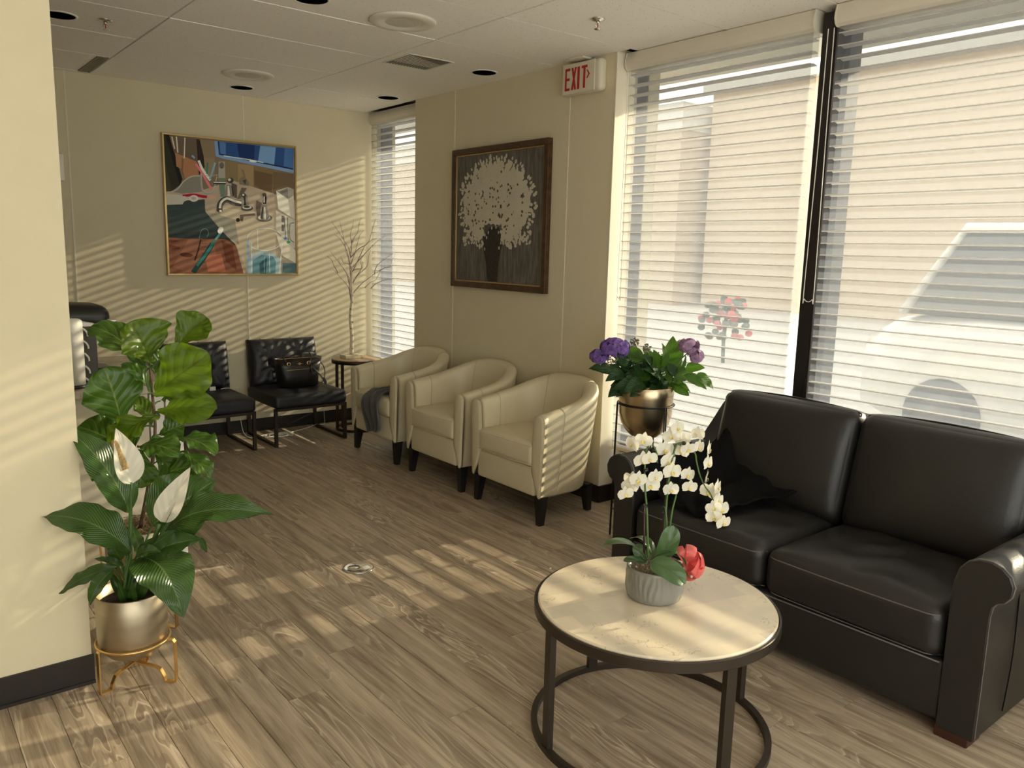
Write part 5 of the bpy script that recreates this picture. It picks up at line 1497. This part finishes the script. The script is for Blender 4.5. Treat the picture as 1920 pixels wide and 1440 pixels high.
# ---------------------------------------------------------------- framed bouquet picture on the pillar
ya, yb, za, zb_ = 3.893, 4.947, 1.250, 2.218
XP = XW - .022
t = thing('framed_picture', (XW, (ya + yb) / 2, za), 'picture of a white bouquet in a black vase, brown frame, on the pillar', 'picture')
F2 = .040
def fbar(y0, z0, y1, z1, name, m, x0, x1):
    m_ = MB(); m_.box(x0, y0, z0, x1, y1, z1, bev=.003); mk(name, m_, m, t)
for (a, b, c, d) in ((ya, za, yb, za + F2), (ya, zb_ - F2, yb, zb_), (ya, za + F2, ya + F2, zb_ - F2), (yb - F2, za + F2, yb, zb_ - F2)):
    fbar(a, b, c, d, 'frame_side', M['walnut'], XW - .040, XW - .002)
i0 = F2
for (a, b, c, d) in ((ya + i0, za + i0, yb - i0, za + i0 + .010), (ya + i0, zb_ - i0 - .010, yb - i0, zb_ - i0), (ya + i0, za + i0 + .010, ya + i0 + .010, zb_ - i0 - .010), (yb - i0 - .010, za + i0 + .010, yb - i0, zb_ - i0 - .010)):
    fbar(a, b, c, d, 'gold_lip', M['goldframe'], XW - .032, XW - .010)
i1 = F2 + .008; cw, ch = yb - ya - 2 * i1, zb_ - za - 2 * i1
m_ = MB(); m_.box(XP, ya + i1, za + i1, XW - .006, yb - i1, zb_ - i1); cv = mk('canvas', m_, M['canvas_dark'], t)
def uvp(u, v, d=.001): return Vector((XP - d, yb - i1 - u * cw, zb_ - i1 - v * ch))
m_ = MB(); Pv = [(.385, .60), (.42, .565), (.52, .57), (.56, .62), (.565, .70), (.53, .82), (.515, .995), (.405, .995), (.38, .85), (.335, .72), (.34, .64)]
m_.add([uvp(u, v, .0015) for u, v in Pv], [tuple(range(len(Pv)))], 0, False); mk('painted_vase', m_, M['vasepaint'], cv)
m_ = MB(); rr = random.Random(17)
def petal(u, v, s, a, d=.0025):
    c = uvp(u, v, d); n = 8; w, l = s * .62, s
    e = [(w * math.cos(q) * math.cos(a) - l * math.sin(q) * math.sin(a), w * math.cos(q) * math.sin(a) + l * math.sin(q) * math.cos(a)) for q in [2 * PI * k / n for k in range(n)]]
    m_.add([c + Vector((-.0012, 0, 0))] + [c + Vector((.001, -x, z)) for x, z in e], [(0, k + 1, (k + 1) % n + 1) for k in range(n)])
cu, cv_ = .475, .385
spots = []
for k in range(900):
    a = rr.uniform(0, 2 * PI); r = math.sqrt(rr.random())
    u, v = cu + .375 * r * math.cos(a), cv_ + .300 * r * math.sin(a)
    if v > .53 and .33 < u < .56: continue
    petal(u, v, rr.uniform(.023, .031), rr.uniform(0, PI), .002 + rr.random() * .0015)
for k in range(260):
    a = rr.uniform(0, 2 * PI); r = rr.uniform(.96, 1.22)
    u, v = cu + .375 * r * math.cos(a), cv_ + .300 * r * math.sin(a)
    if v > .53 and .33 < u < .56: continue
    if not (.03 < u < .97): continue
    petal(u, v, rr.uniform(.013, .018), math.atan2(math.sin(a), -math.cos(a)) + PI / 2 + rr.uniform(-.4, .4))
for k in range(85):
    u = rr.uniform(.09, .34) if k % 2 else rr.uniform(.56, .88); v = rr.uniform(.60, .76 - abs(u - .45) * .15)
    petal(u, v, rr.uniform(.013, .018), rr.uniform(0, PI))
for u, v in ((.40, .61), (.36, .63), (.52, .61), (.555, .64), (.38, .65), (.55, .69), (.36, .74), (.44, .575), (.49, .57), (.34, .70), (.53, .73)): petal(u, v, .012, 0)
mk('painted_petals', m_, M['impasto'], cv)['kind'] = 'stuff'
m_ = MB()
for k in range(75):
    a = rr.uniform(0, 2 * PI); r = math.sqrt(rr.random()) * .95
    u, v = cu + .36 * r * math.cos(a), cv_ + .28 * r * math.sin(a)
    if v > .53 and .33 < u < .56: continue
    s = rr.uniform(.006, .010); c = uvp(u, v, .0056); m_.add([c + Vector((0, s * math.cos(q), s * math.sin(q))) for q in [2 * PI * k2 / 7 for k2 in range(7)]], [tuple(reversed(range(7)))], 0, False)
mk('painted_flower_centres', m_, M['spot'], cv)['kind'] = 'stuff'

# ---------------------------------------------------------------- coffee counter behind the left wall
t = thing('cabinet', (.50, 4.15, 0), 'cream and white coffee cabinet behind the potted plants', 'cabinet')
m_ = MB(); m_.box(-.60, 3.66, 0, .925, 4.62, .868); mk('body', m_, M['trim'], t)
m_ = MB(); m_.box(.925, 3.70, 0, 1.055, 4.62, .868); mk('end_body', m_, M['white_lac'], t)
m_ = MB(); m_.box(.930, 3.655, .10, .990, 3.70, .862, bev=.003); mk('door', m_, M['white_lac'], t)
m_ = MB(); m_.box(.995, 3.650, .10, 1.065, 3.70, .862, bev=.003); mk('door', m_, M['white_lac'], t)
m_ = MB(); m_.box(-.62, 3.625, .870, 1.085, 4.68, .905, bev=.006); top('countertop', m_, M['granite'], 'mottled stone countertop on the cream cabinet', 'countertop')
t = thing('coffee_machine', (.66, 4.08, .905), 'black pod coffee machine with chrome band on the stone counter', 'coffee machine')
m_ = MB(); m_.soft((.64, 4.10, 1.03), (.22, .26, .25), .03, n=3, k=3); mk('body', m_, M['black'], t)
m_ = MB(); m_.soft((.70, 4.06, 1.175), (.32, .26, .105), .045, bulge=(0, 0, (0, .012)), n=6, k=4); mk('lid', m_, M['black'], t)
m_ = MB(); m_.soft((.76, 3.985, 1.160), (.25, .10, .024), .0119, n=3, k=4); mk('chrome_band', m_, M['chrome'], t)
m_ = MB(); m_.soft((.79, 4.04, .925), (.15, .18, .036), .008, n=2, k=3); mk('drip_tray', m_, M['black'], t)
m_ = MB(); m_.box(.73, 3.97, .944, .855, 4.11, .950, bev=.002); mk('drip_grid', m_, M['smoke'], t)
t = thing('pod_rack', (.735, 3.86, .905), 'black rack with curved white hooks beside the coffee machine', 'rack')
m_ = MB(); m_.box(.700, 3.84, .906, .775, 3.92, 1.150, bev=.004); mk('body', m_, M['smoke'], t)
m_ = MB(); m_.prism([(.690, 1.150), (.780, 1.150), (.778, 1.158), (.690, 1.178)], 1, 3.838, 3.922); mk('cap', m_, M['white'], t)
for k in range(5):
    z = 1.145 - k * .054; m_ = MB(); m_.tube(cr([(.706, 3.836, z), (.722, 3.828, z - .004), (.735, 3.826, z - .020), (.738, 3.828, z - .036)], 5), .0042, 8); mk('hook', m_, M['white'], t)
t = thing('cup_dispenser', (.664, 3.72, .905), 'tall white cylinder canister beside the left wall edge', 'canister')
m_ = MB(); m_.lathe([(.0001, .907), (.052, .907), (.053, .912), (.053, .920), (.0001, .920)], (.655, 3.73, 0), 36); mk('base', m_, M['black'], t)
m_ = MB(); m_.lathe([(.0001, .920), (.046, .920), (.046, 1.170), (.044, 1.186), (.036, 1.193), (.0001, 1.195)], (.655, 3.73, 0), 40); mk('tube', m_, M['white'], t)
m_ = MB(); m_.soft((.86, 3.98, .912), (.13, .10, .012), .004, n=1, k=2); top('tray', m_, M['smoke'], 'small dark tray on the stone counter', 'tray')

# ---------------------------------------------------------------- planters
def pot_lathe(c, r, zb, zt, m):
    x, y = c; h = zt - zb; m_ = MB()
    prof = [(.0001, zb), (r * .45, zb + .006), (r * .72, zb + .022), (r * .90, zb + .048), (r * .975, zb + .075), (r * .995, zb + .10), (r, zb + h * .6), (r, zt - .003), (r - .003, zt), (r - .006, zt - .003), (r - .007, zt - .05), (.0001, zt - .05)]
    m_.lathe(prof, (x, y, 0), 64); return m_
def gold_stand(t, c, r, zr, feet, m, mr=None):
    x, y = c
    m_ = MB(); m_.tube([(x + (r + .004) * math.cos(a), y + (r + .004) * math.sin(a), zr) for a in [2 * PI * k / 48 for k in range(48)]], .0045, 8, closed=True); mk('ring', m_, m, t)
    hub = Vector((x, y, .075))
    for f in feet:
        a = math.atan2(f[1] - y, f[0] - x); d = Vector((math.cos(a), math.sin(a), 0)); R_ = (Vector((f[0], f[1], 0)) - Vector((x, y, 0))).length
        sdv = Vector((-d.y, d.x, 0)); P = lambda q, z: Vector((x, y, z)) + d * q
        path = [P(r + .003, zr), P(R_ - .006, zr), P(R_, zr - .008), P(R_, .006), P(R_ - .004, .002), P(R_ - .036, .002), P(R_ - .040, .008), P(R_ - .042, .020), P(R_ - .055, .046), P(R_ - .075, .056), P(.0, .072)]
        m_ = MB(); vs = []
        for i, p in enumerate(path):
            tg = (path[min(i + 1, len(path) - 1)] - path[max(i - 1, 0)]).normalized(); nn = tg.cross(sdv).normalized() * .0022
            for s1, s2 in ((-1, -1), (1, -1), (1, 1), (-1, 1)): vs.append(p + sdv * .0085 * s1 + nn * s2)
        fs = [(i * 4 + j, i * 4 + (j + 1) % 4, (i + 1) * 4 + (j + 1) % 4, (i + 1) * 4 + j) for i in range(len(path) - 1) for j in range(4)]
        m_.add(vs, fs + [(0, 1, 2, 3), tuple(len(vs) - k for k in (1, 2, 3, 4))], smooth=False); mk('leg', m_, m, t)
# peace lily in the near planter
pc = (.632, 2.838); PR = .1135
t = thing('planter', (pc[0], pc[1], 0), 'champagne metal planter on a low gold stand, holding the peace lily', 'planter', 'metal planters on stands')
mk('pot', pot_lathe(pc, PR, .092, .338, M), M['brass'], t)
m_ = MB(); m_.lathe([(.0001, .300), (.05, .303), (PR - .006, .296)], (pc[0], pc[1], 0), 32); mk('soil', m_, M['soil'], t)
gold_stand(t, pc, PR, .158, [(.512, 2.808), (.742, 2.742), (.70, 2.965)], M['gold'])
LD = (Vector((pc[0], pc[1], .5)) - Vector((0, 0, CAMH))).dot(_f)
def ld(x, y, d=0): return dep(x, y, LD + d)
t = thing('peace_lily', (pc[0], pc[1], .30), 'peace lily with two white spathes in the near champagne planter', 'plant')
def stalk(p0, p1, bow=.02, r0=.005, r1=.003, m=None, name='stem'):
    p0, p1 = Vector(p0), Vector(p1); md = p0.lerp(p1, .5) + Vector((0, 0, bow)); m_ = MB(); pts = cr([p0, md, p1], 6)
    m_.tube(pts, [r0 + (r1 - r0) * i / (len(pts) - 1) for i in range(len(pts))], 7); mk(name, m_, m or M['stem'], t)
toC = Vector((-.30, -.95, .25))
LV = [  # blade base, blade tip, width, arch, normal, fold, depth base/tip, droop, wav, shape
    ((246, 1034), (70, 968), .150, .20, (-.15, -.5, 1), .18, -.02, -.10, .0, .05),
    ((243, 962), (128, 806), .150, .13, (.35, -1, .55), .28, .02, -.06, .0, .03),
    ((285, 985), (403, 900), .235, .05, (-.35, -1, .50), .12, .05, .03, .0, .03),
    ((312, 996), (514, 966), .135, .20, (.0, -.75, .8), .22, .04, -.02, .0, .07),
    ((268, 1046), (344, 1158), .190, .24, (.10, -.85, .75), .16, -.03, -.16, .0, .03),
    ((298, 1030), (378, 1010), .072, .10, (-.1, -.8, .7), .20, -.02, -.02, .0, .05),
    ((376, 1008), (388, 1036), .022, .0, (-.6, -.8, .2), .30, -.02, -.03, .0, .05),
    ((224, 1062), (111, 1114), .058, .12, (-.2, -.5, .9), .20, -.02, -.08, .0, .06),
    ((214, 1066), (168, 1135), .050, .22, (-.5, -.7, .6), .30, -.04, -.08, .0, .04),
    ((238, 1042), (216, 972), .050, .05, (-.4, -1, .3), .35, .0, -.02, .0, .03),
    ((250, 1050), (302, 1034), .060, .18, (0, -.5, .9), .20, -.06, -.08, .0, .05),
    ((258, 1035), (330, 990), .055, .10, (.3, -1, .3), .30, -.02, -.03, .0, .05),
    ((230, 1060), (176, 1048), .030, .08, (0, -.5, .9), .30, .02, -.02, .0, .05),
    ((262, 1042), (248, 985), .045, .03, (.4, -1, .2), .30, .06, .05, .0, .05),
    ((228, 1050), (205, 1010), .050, .06, (-.5, -1, .3), .30, .05, .02, .0, .05),
    ((275, 1046), (330, 1046), .060, .12, (.2, -.6, .8), .20, .03, .0, .0, .05)]
rr = random.Random(31)
for k, (bp, tp, w, ar, nr, fo, d0, d1, dr, wv) in enumerate(LV):
    b0, t0 = ld(*bp, d0), ld(*tp, d1)
    m_ = MB(); m_.leaf(b0, t0, w, nr, ar, fo, 'lance', wv, nu=26, nv=10, seed=k, droop=dr); mk('leaf', m_, M['lily'], t)
    if k != 6: stalk((pc[0] + rr.uniform(-.035, .035), pc[1] + rr.uniform(-.03, .03), .302), b0, .012, .0055, .0032)
for k in range(7):
    a = rr.uniform(0, 6.28); b0 = Vector((pc[0] + .03 * math.cos(a), pc[1] + .03 * math.sin(a), .30)); m_ = MB()
    m_.leaf(b0, b0 + Vector((.05 * math.cos(a), .05 * math.sin(a), rr.uniform(.08, .15))), .03, (-.3, -1, .3), .08, .35, 'lance', nu=8, nv=4); mk('sheath', m_, M['lily'], t)
sp1 = MB(); sp1.leaf(ld(246, 908, -.03), ld(217, 803, -.05), .098, (.25, -1, .05), .04, .38, 'spathe', .0, nu=20, nv=10); mk('spathe', sp1, M['spathe'], t)
m_ = MB(); a, b = ld(236, 880, -.055), ld(212, 825, -.065); m_.tube(cr([a, a.lerp(b, .5), b], 6), [.0108] * 6 + [.0100] * 6 + [.006], 12); mk('spadix', m_, M['spadix'], t)
stalk((pc[0], pc[1], .30), ld(246, 904, -.03), .02, .0055, .004)
sp2 = MB(); sp2.leaf(ld(301, 978, -.06), ld(357, 876, -.08), .082, (-.55, -1, .1), .03, .40, 'spathe', .0, nu=20, nv=10); mk('spathe', sp2, M['spathe'], t)
stalk((pc[0] + .01, pc[1], .30), ld(300, 982, -.05), .01, .0075, .0085)
m_ = MB(); m_.leaf(ld(290, 1020, -.055), ld(352, 895, -.07), .026, (.75, -1, .1), .02, .30, 'lance', nu=12, nv=4); mk('sheath', m_, M['lily'], t)

# fiddle-leaf fig in the taller planter behind
fc = (.775, 3.275); FRd = .128
t = thing('planter', (fc[0], fc[1], 0), 'pale metal planter on a taller gold stand, behind the peace lily', 'planter', 'metal planters on stands')
mk('pot', pot_lathe(fc, FRd, .19, .415, M), M['brass'], t)
m_ = MB(); m_.lathe([(.0001, .385), (.06, .39), (FRd - .006, .378)], (fc[0], fc[1], 0), 32); mk('soil', m_, M['soil'], t)
m_ = MB()
for k in range(360):
    a = rr.uniform(0, 2 * PI); r = (FRd - .012) * math.sqrt(rr.random()); c = Vector((fc[0] + r * math.cos(a), fc[1] + r * math.sin(a), .395 + rr.random() * .025)); b = rr.uniform(0, 6.28)
    m_.tube([c + Vector((.018 * q * math.cos(b + q), .018 * q * math.sin(b + q), .008 * math.sin(q * 2 + k))) for q in (-1, -.3, .4, 1)], .0013, 4)
o = mk('moss', m_, M['moss'], t); o['kind'] = 'stuff'
gold_stand(t, fc, FRd, .250, [(fc[0] - .145, fc[1] - .02), (fc[0] + .09, fc[1] - .118), (fc[0] + .06, fc[1] + .135)], M['gold'])
m_ = MB(); m_.box(fc[0] - .151, fc[1] - .029, .25, fc[0] - .146, fc[1] - .011, .40)
mk('side_bar', m_, M['gold'], t)
FD = (Vector((fc[0], fc[1], .9)) - Vector((0, 0, CAMH))).dot(_f)
def fd(x, y, d=0): return dep(x, y, FD + d)
t = thing('fiddle_leaf_fig', (fc[0], fc[1], .39), 'fiddle-leaf fig with large bright green leaves behind the peace lily', 'plant')
tp_ = cr([(fc[0], fc[1], .39), fd(275, 930, 0), fd(287, 860, .0), fd(291, 800, 0), fd(286, 742, 0), fd(281, 690, 0)], 6)
m_ = MB(); m_.tube(tp_, [.0085 - .004 * i / (len(tp_) - 1) for i in range(len(tp_))], 9); mk('trunk', m_, M['bark'], t)
FV = [  # trunk attach, blade base, tip, width m, arch, normal, fold, d0, d1, wav
    ((281, 690), (276, 694), (170, 612), .175, .14, (.1, -.55, .95), .14, .02, -.02, .03),
    ((282, 690), (281, 680), (243, 603), .195, .10, (.25, -1, .25), .38, -.02, -.10, .03),
    ((282, 692), (327, 652), (389, 596), .135, .06, (-.5, -.8, .45), .45, .04, .10, .03),
    ((286, 745), (289, 742), (392, 664), .235, .08, (-.45, -1, .30), .12, -.04, -.10, .025),
    ((290, 775), (297, 772), (407, 766), .150, .10, (-.05, -1, .50), .18, -.04, -.10, .03),
    ((289, 800), (229, 798), (196, 690), .205, .05, (.12, -1, .25), .10, -.05, -.14, .02),
    ((285, 740), (284, 738), (226, 684), .080, .12, (.35, -.6, .8), .40, -.02, -.06, .03),
    ((290, 775), (300, 778), (205, 842), .115, .16, (.2, -.5, .9), .20, -.02, -.10, .05),
    ((288, 850), (235, 842), (146, 800), .145, .10, (.1, -.8, .6), .15, .04, .0, .03),
    ((288, 845), (258, 838), (336, 852), .115, .14, (0, -.7, .8), .15, -.08, -.14, .04),
    ((287, 850), (325, 822), (405, 852), .115, .14, (.2, -.6, .9), .22, .02, -.02, .04),
    ((286, 870), (338, 846), (393, 897), .090, .12, (.3, -.7, .8), .20, .0, -.02, .04),
    ((284, 890), (265, 845), (262, 915), .110, .10, (-.2, -1, .3), .18, -.02, -.05, .04),
    ((286, 800), (270, 800), (208, 862), .10, .10, (-.2, -1, .5), .2, .05, .04, .04),
    ((288, 760), (300, 752), (352, 742), .09, .15, (0, -.6, .9), .2, .06, .08, .04),
    ((288, 820), (300, 815), (345, 795), .10, .12, (0, -.9, .5), .2, .06, .08, .04),
    ((287, 855), (290, 850), (345, 905), .10, .10, (0, -1, .3), .2, .05, .06, .04),
    ((282, 895), (290, 895), (392, 870), .10, .10, (0, -.8, .6), .2, .05, .06, .04),
    ((287, 800), (285, 800), (252, 745), .07, .10, (.3, -1, .3), .3, .06, .06, .04),
    ((280, 910), (240, 900), (170, 880), .11, .10, (.2, -.8, .6), .2, .06, .06, .04),
    ((282, 692), (290, 700), (300, 655), .08, .05, (.2, -1, .2), .3, .04, .05, .03)]
for k, (at_, bp, tp, w, ar, nr, fo, d0, d1, wv) in enumerate(FV):
    b0 = fd(*bp, d0); m_ = MB(); m_.leaf(b0, fd(*tp, d1), w * (.98 if k in (3, 4) else 1.15), nr, ar, fo, 'fiddle', wv * 1.7, nu=26, nv=12, seed=k + 3, curl=.0); mk('leaf', m_, M['fiddle_backlit'] if k in (1, 2, 3, 4, 7, 18) else M['fiddle'], t)
    stalk(fd(*at_), b0, .004, .0032, .0026, M['stem'], 'petiole')

# hydrangea in a brass pot on a thin black stand, between chair and sofa
hx, hy = 3.200, 2.820; HR = .148
t = thing('planter', (hx, hy, 0), 'brass bowl planter on a tall thin black stand beside the sofa', 'planter', 'metal planters on stands')
m_ = MB(); zb, zt = .545, .835
m_.lathe([(.0001, zb), (.035, zb + .002), (.075, zb + .018), (.105, zb + .048), (.128, zb + .09), (.140, zb + .14), (HR - .004, zt - .06), (HR, zt - .004), (HR - .003, zt), (HR - .007, zt - .004), (HR - .012, zt - .05), (.0001, zt - .05)], (hx, hy, 0), 64)
mk('pot', m_, M['brass2'], t)
m_ = MB(); m_.lathe([(.0001, zt - .04), (HR - .012, zt - .046)], (hx, hy, 0), 32); mk('soil', m_, M['soil'], t)
m_ = MB(); zr = .735; m_.tube([(hx + (HR + .001) * math.cos(a), hy + (HR + .001) * math.sin(a), zr) for a in [2 * PI * k / 48 for k in range(48)]], .0045, 8, closed=True); mk('ring', m_, M['black_wire'], t)
for a in (math.radians(x) for x in (142, 262, 22)):
    for da in (0,):
        m_ = MB(); c, s_ = math.cos(a), math.sin(a); m_.tube([(hx + (HR + .004) * c, hy + (HR + .004) * s_, zr), (hx + (HR + .012) * c, hy + (HR + .012) * s_, .004)], .0042, 6)
        m_.tube([(hx + (HR + .004) * math.cos(a + .08), hy + (HR + .004) * math.sin(a + .08), zr), (hx + (HR + .012) * math.cos(a + .08), hy + (HR + .012) * math.sin(a + .08), .004)], .0042, 6)
        mk('leg', m_, M['black_wire'], t)
m_ = MB(); m_.tube([(hx + (HR + .010) * math.cos(a), hy + (HR + .010) * math.sin(a), .16) for a in [2 * PI * k / 40 for k in range(40)]], .0035, 6, closed=True); mk('lower_ring', m_, M['black_wire'], t)
HD = (Vector((hx, hy, .95)) - Vector((0, 0, CAMH))).dot(_f)
def hd(x, y, d=0): return dep(x, y, HD + d)
t = thing('hydrangea', (hx, hy, .79), 'hydrangea with purple and mauve flower heads in the brass planter', 'plant')
rr = random.Random(41)
hc = Vector((hx, hy, .80))
HL = [((1168, 700), (1118, 696)), ((1170, 700), (1135, 715)), ((1180, 710), (1140, 745)), ((1190, 700), (1152, 655)), ((1195, 725), (1195, 760)), ((1205, 705), (1180, 690)), ((1215, 700), (1250, 690)), ((1220, 690), (1255, 668)), ((1200, 690), (1165, 672)),
      ((1250, 700), (1262, 630)), ((1255, 690), (1275, 636)), ((1260, 720), (1292, 742)), ((1275, 700), (1325, 730)), ((1290, 695), (1338, 730)), ((1285, 690), (1322, 690)), ((1240, 690), (1240, 642)), ((1225, 700), (1205, 650)), ((1245, 730), (1250, 762)),
      ((1235, 715), (1262, 718)), ((1225, 720), (1215, 745)), ((1180, 715), (1155, 745)), ((1210, 715), (1170, 730)), ((1255, 705), (1300, 700)), ((1265, 700), (1285, 665)), ((1195, 690), (1185, 655)), ((1230, 705), (1225, 655)), ((1185, 720), (1172, 757)), ((1170, 695), (1103, 692)), ((1240, 710), (1200, 700)), ((1270, 705), (1245, 680)), ((1210, 725), (1180, 745)), ((1250, 715), (1280, 722))]
HL += [((rr.uniform(1185, 1255), rr.uniform(680, 722)), (rr.uniform(1140, 1300), rr.uniform(645, 748))) for k in range(44)]
for k, (a, b) in enumerate(HL):
    d0 = rr.uniform(-.06, .06); d1 = d0 + rr.uniform(-.08, .08) - (.05 if b[1] > 735 else 0); m_ = MB()
    p0, p1 = hd(*a, d0), hd(*b, d1); ln = (p1 - p0).length
    if ln < .085: p1 = p0 + (p1 - p0).normalized() * .095
    if ln > .15: p0 = p1 + (p0 - p1).normalized() * .14
    ln = (p1 - p0).length
    m_.leaf(p0, p1, ln * .58, (rr.uniform(-.8, .4), -.8, rr.uniform(.2, 1)), rr.uniform(.05, .15), rr.uniform(.1, .3), 'ovate', .02, nu=12, nv=6, seed=k); mk('leaf', m_, M['hydr_backlit'] if (b[0] > 1270 or b[1] < 660 or k % 7 == 3) else M['hydr'], t)
for a, b in (((1220, 720), (1150, 660)), ((1225, 720), (1190, 645)), ((1230, 720), (1212, 655)), ((1240, 720), (1298, 655)), ((1225, 720), (1170, 690)), ((1240, 715), (1310, 690)), ((1230, 725), (1235, 660))):
    stalk(hd(*a, 0), hd(*b, -.02), .02, .004, .003, M['stem'])
def head(c, R_, n, mats, nb, bud_off):
    for k in range(n):
        a, b = rr.uniform(0, 2 * PI), math.acos(rr.uniform(-.75, 1)); f = Vector((math.sin(b) * math.cos(a), math.sin(b) * math.sin(a), math.cos(b) * .8))
        p = c + Vector((f.x * R_, f.y * R_, f.z * R_ * .75)); m_ = MB(); u = f.orthogonal().normalized(); v = f.cross(u); ro = rr.random() * 3
        for q in range(4):
            aa = ro + q * PI / 2; d = u * math.cos(aa) + v * math.sin(aa); m_.leaf(p, p + d * .021 + f * .006, .023, f, .08, .12, 'round', nu=4, nv=2)
        m_.uv = {}; mk('floret', m_, mats, t)
    m_ = MB()
    for k in range(nb):
        p = c + bud_off + Vector((rr.gauss(0, 1), rr.gauss(0, 1), rr.gauss(0, 1))).normalized() * R_ * .55 * rr.random() ** .4; m_.soft(p, (.008, .008, .008), .0039, n=1, k=1)
    if nb: mk('bud_cluster', m_, M['bud'], t)['kind'] = 'stuff'
head(hd(1153, 652, -.12), .070, 80, M['purple'], 60, Vector((-.02, 0, -.055)))
head(hd(1124, 668, -.12), .042, 34, M['purple'], 40, Vector((0, 0, -.02)))
head(hd(1190, 642, -.10), .045, 0, M['pink'], 70, Vector((0, 0, .0)))
head(hd(1213, 653, -.10), .042, 0, M['pink'], 50, Vector((0, 0, .0)))
head(hd(1292, 648, -.12), .046, 40, M['pink'], 60, Vector((.03, 0, -.04)))
head(hd(1306, 668, -.12), .036, 24, M['pink'], 0, Vector())

# round floor socket plate
fo = on(672, 1065, 2, 0)
t = thing('floor_outlet', (fo.x, fo.y, 0), 'round polished metal floor socket cover set in the planks', 'floor outlet')
m_ = MB(); m_.lathe([(.074, .0005), (.072, .0035), (.064, .0045), (.060, .003), (.0001, .003)], (fo.x, fo.y, 0), 48); m_._cap = False; mk('plate', m_, M['chrome'], t)
m_ = MB(); m_.lathe([(.0001, .0042), (.030, .0042), (.032, .003)], (fo.x - .018, fo.y + .010, 0), 24); mk('cap', m_, M['chrome'], t)
m_ = MB(); m_.box(fo.x + .012, fo.y - .034, .003, fo.x + .046, fo.y - .006, .0048, bev=.0008); mk('flap', m_, M['white'], t)
mb = MB(); c = on(1032, 1067, 2, 0); mb.soft((c.x, c.y, .004), (.010, .008, .007), .003, n=1, k=2)
top('paper_scrap', mb, M['white'], 'tiny white scrap on the floor left of the coffee table', 'scrap')
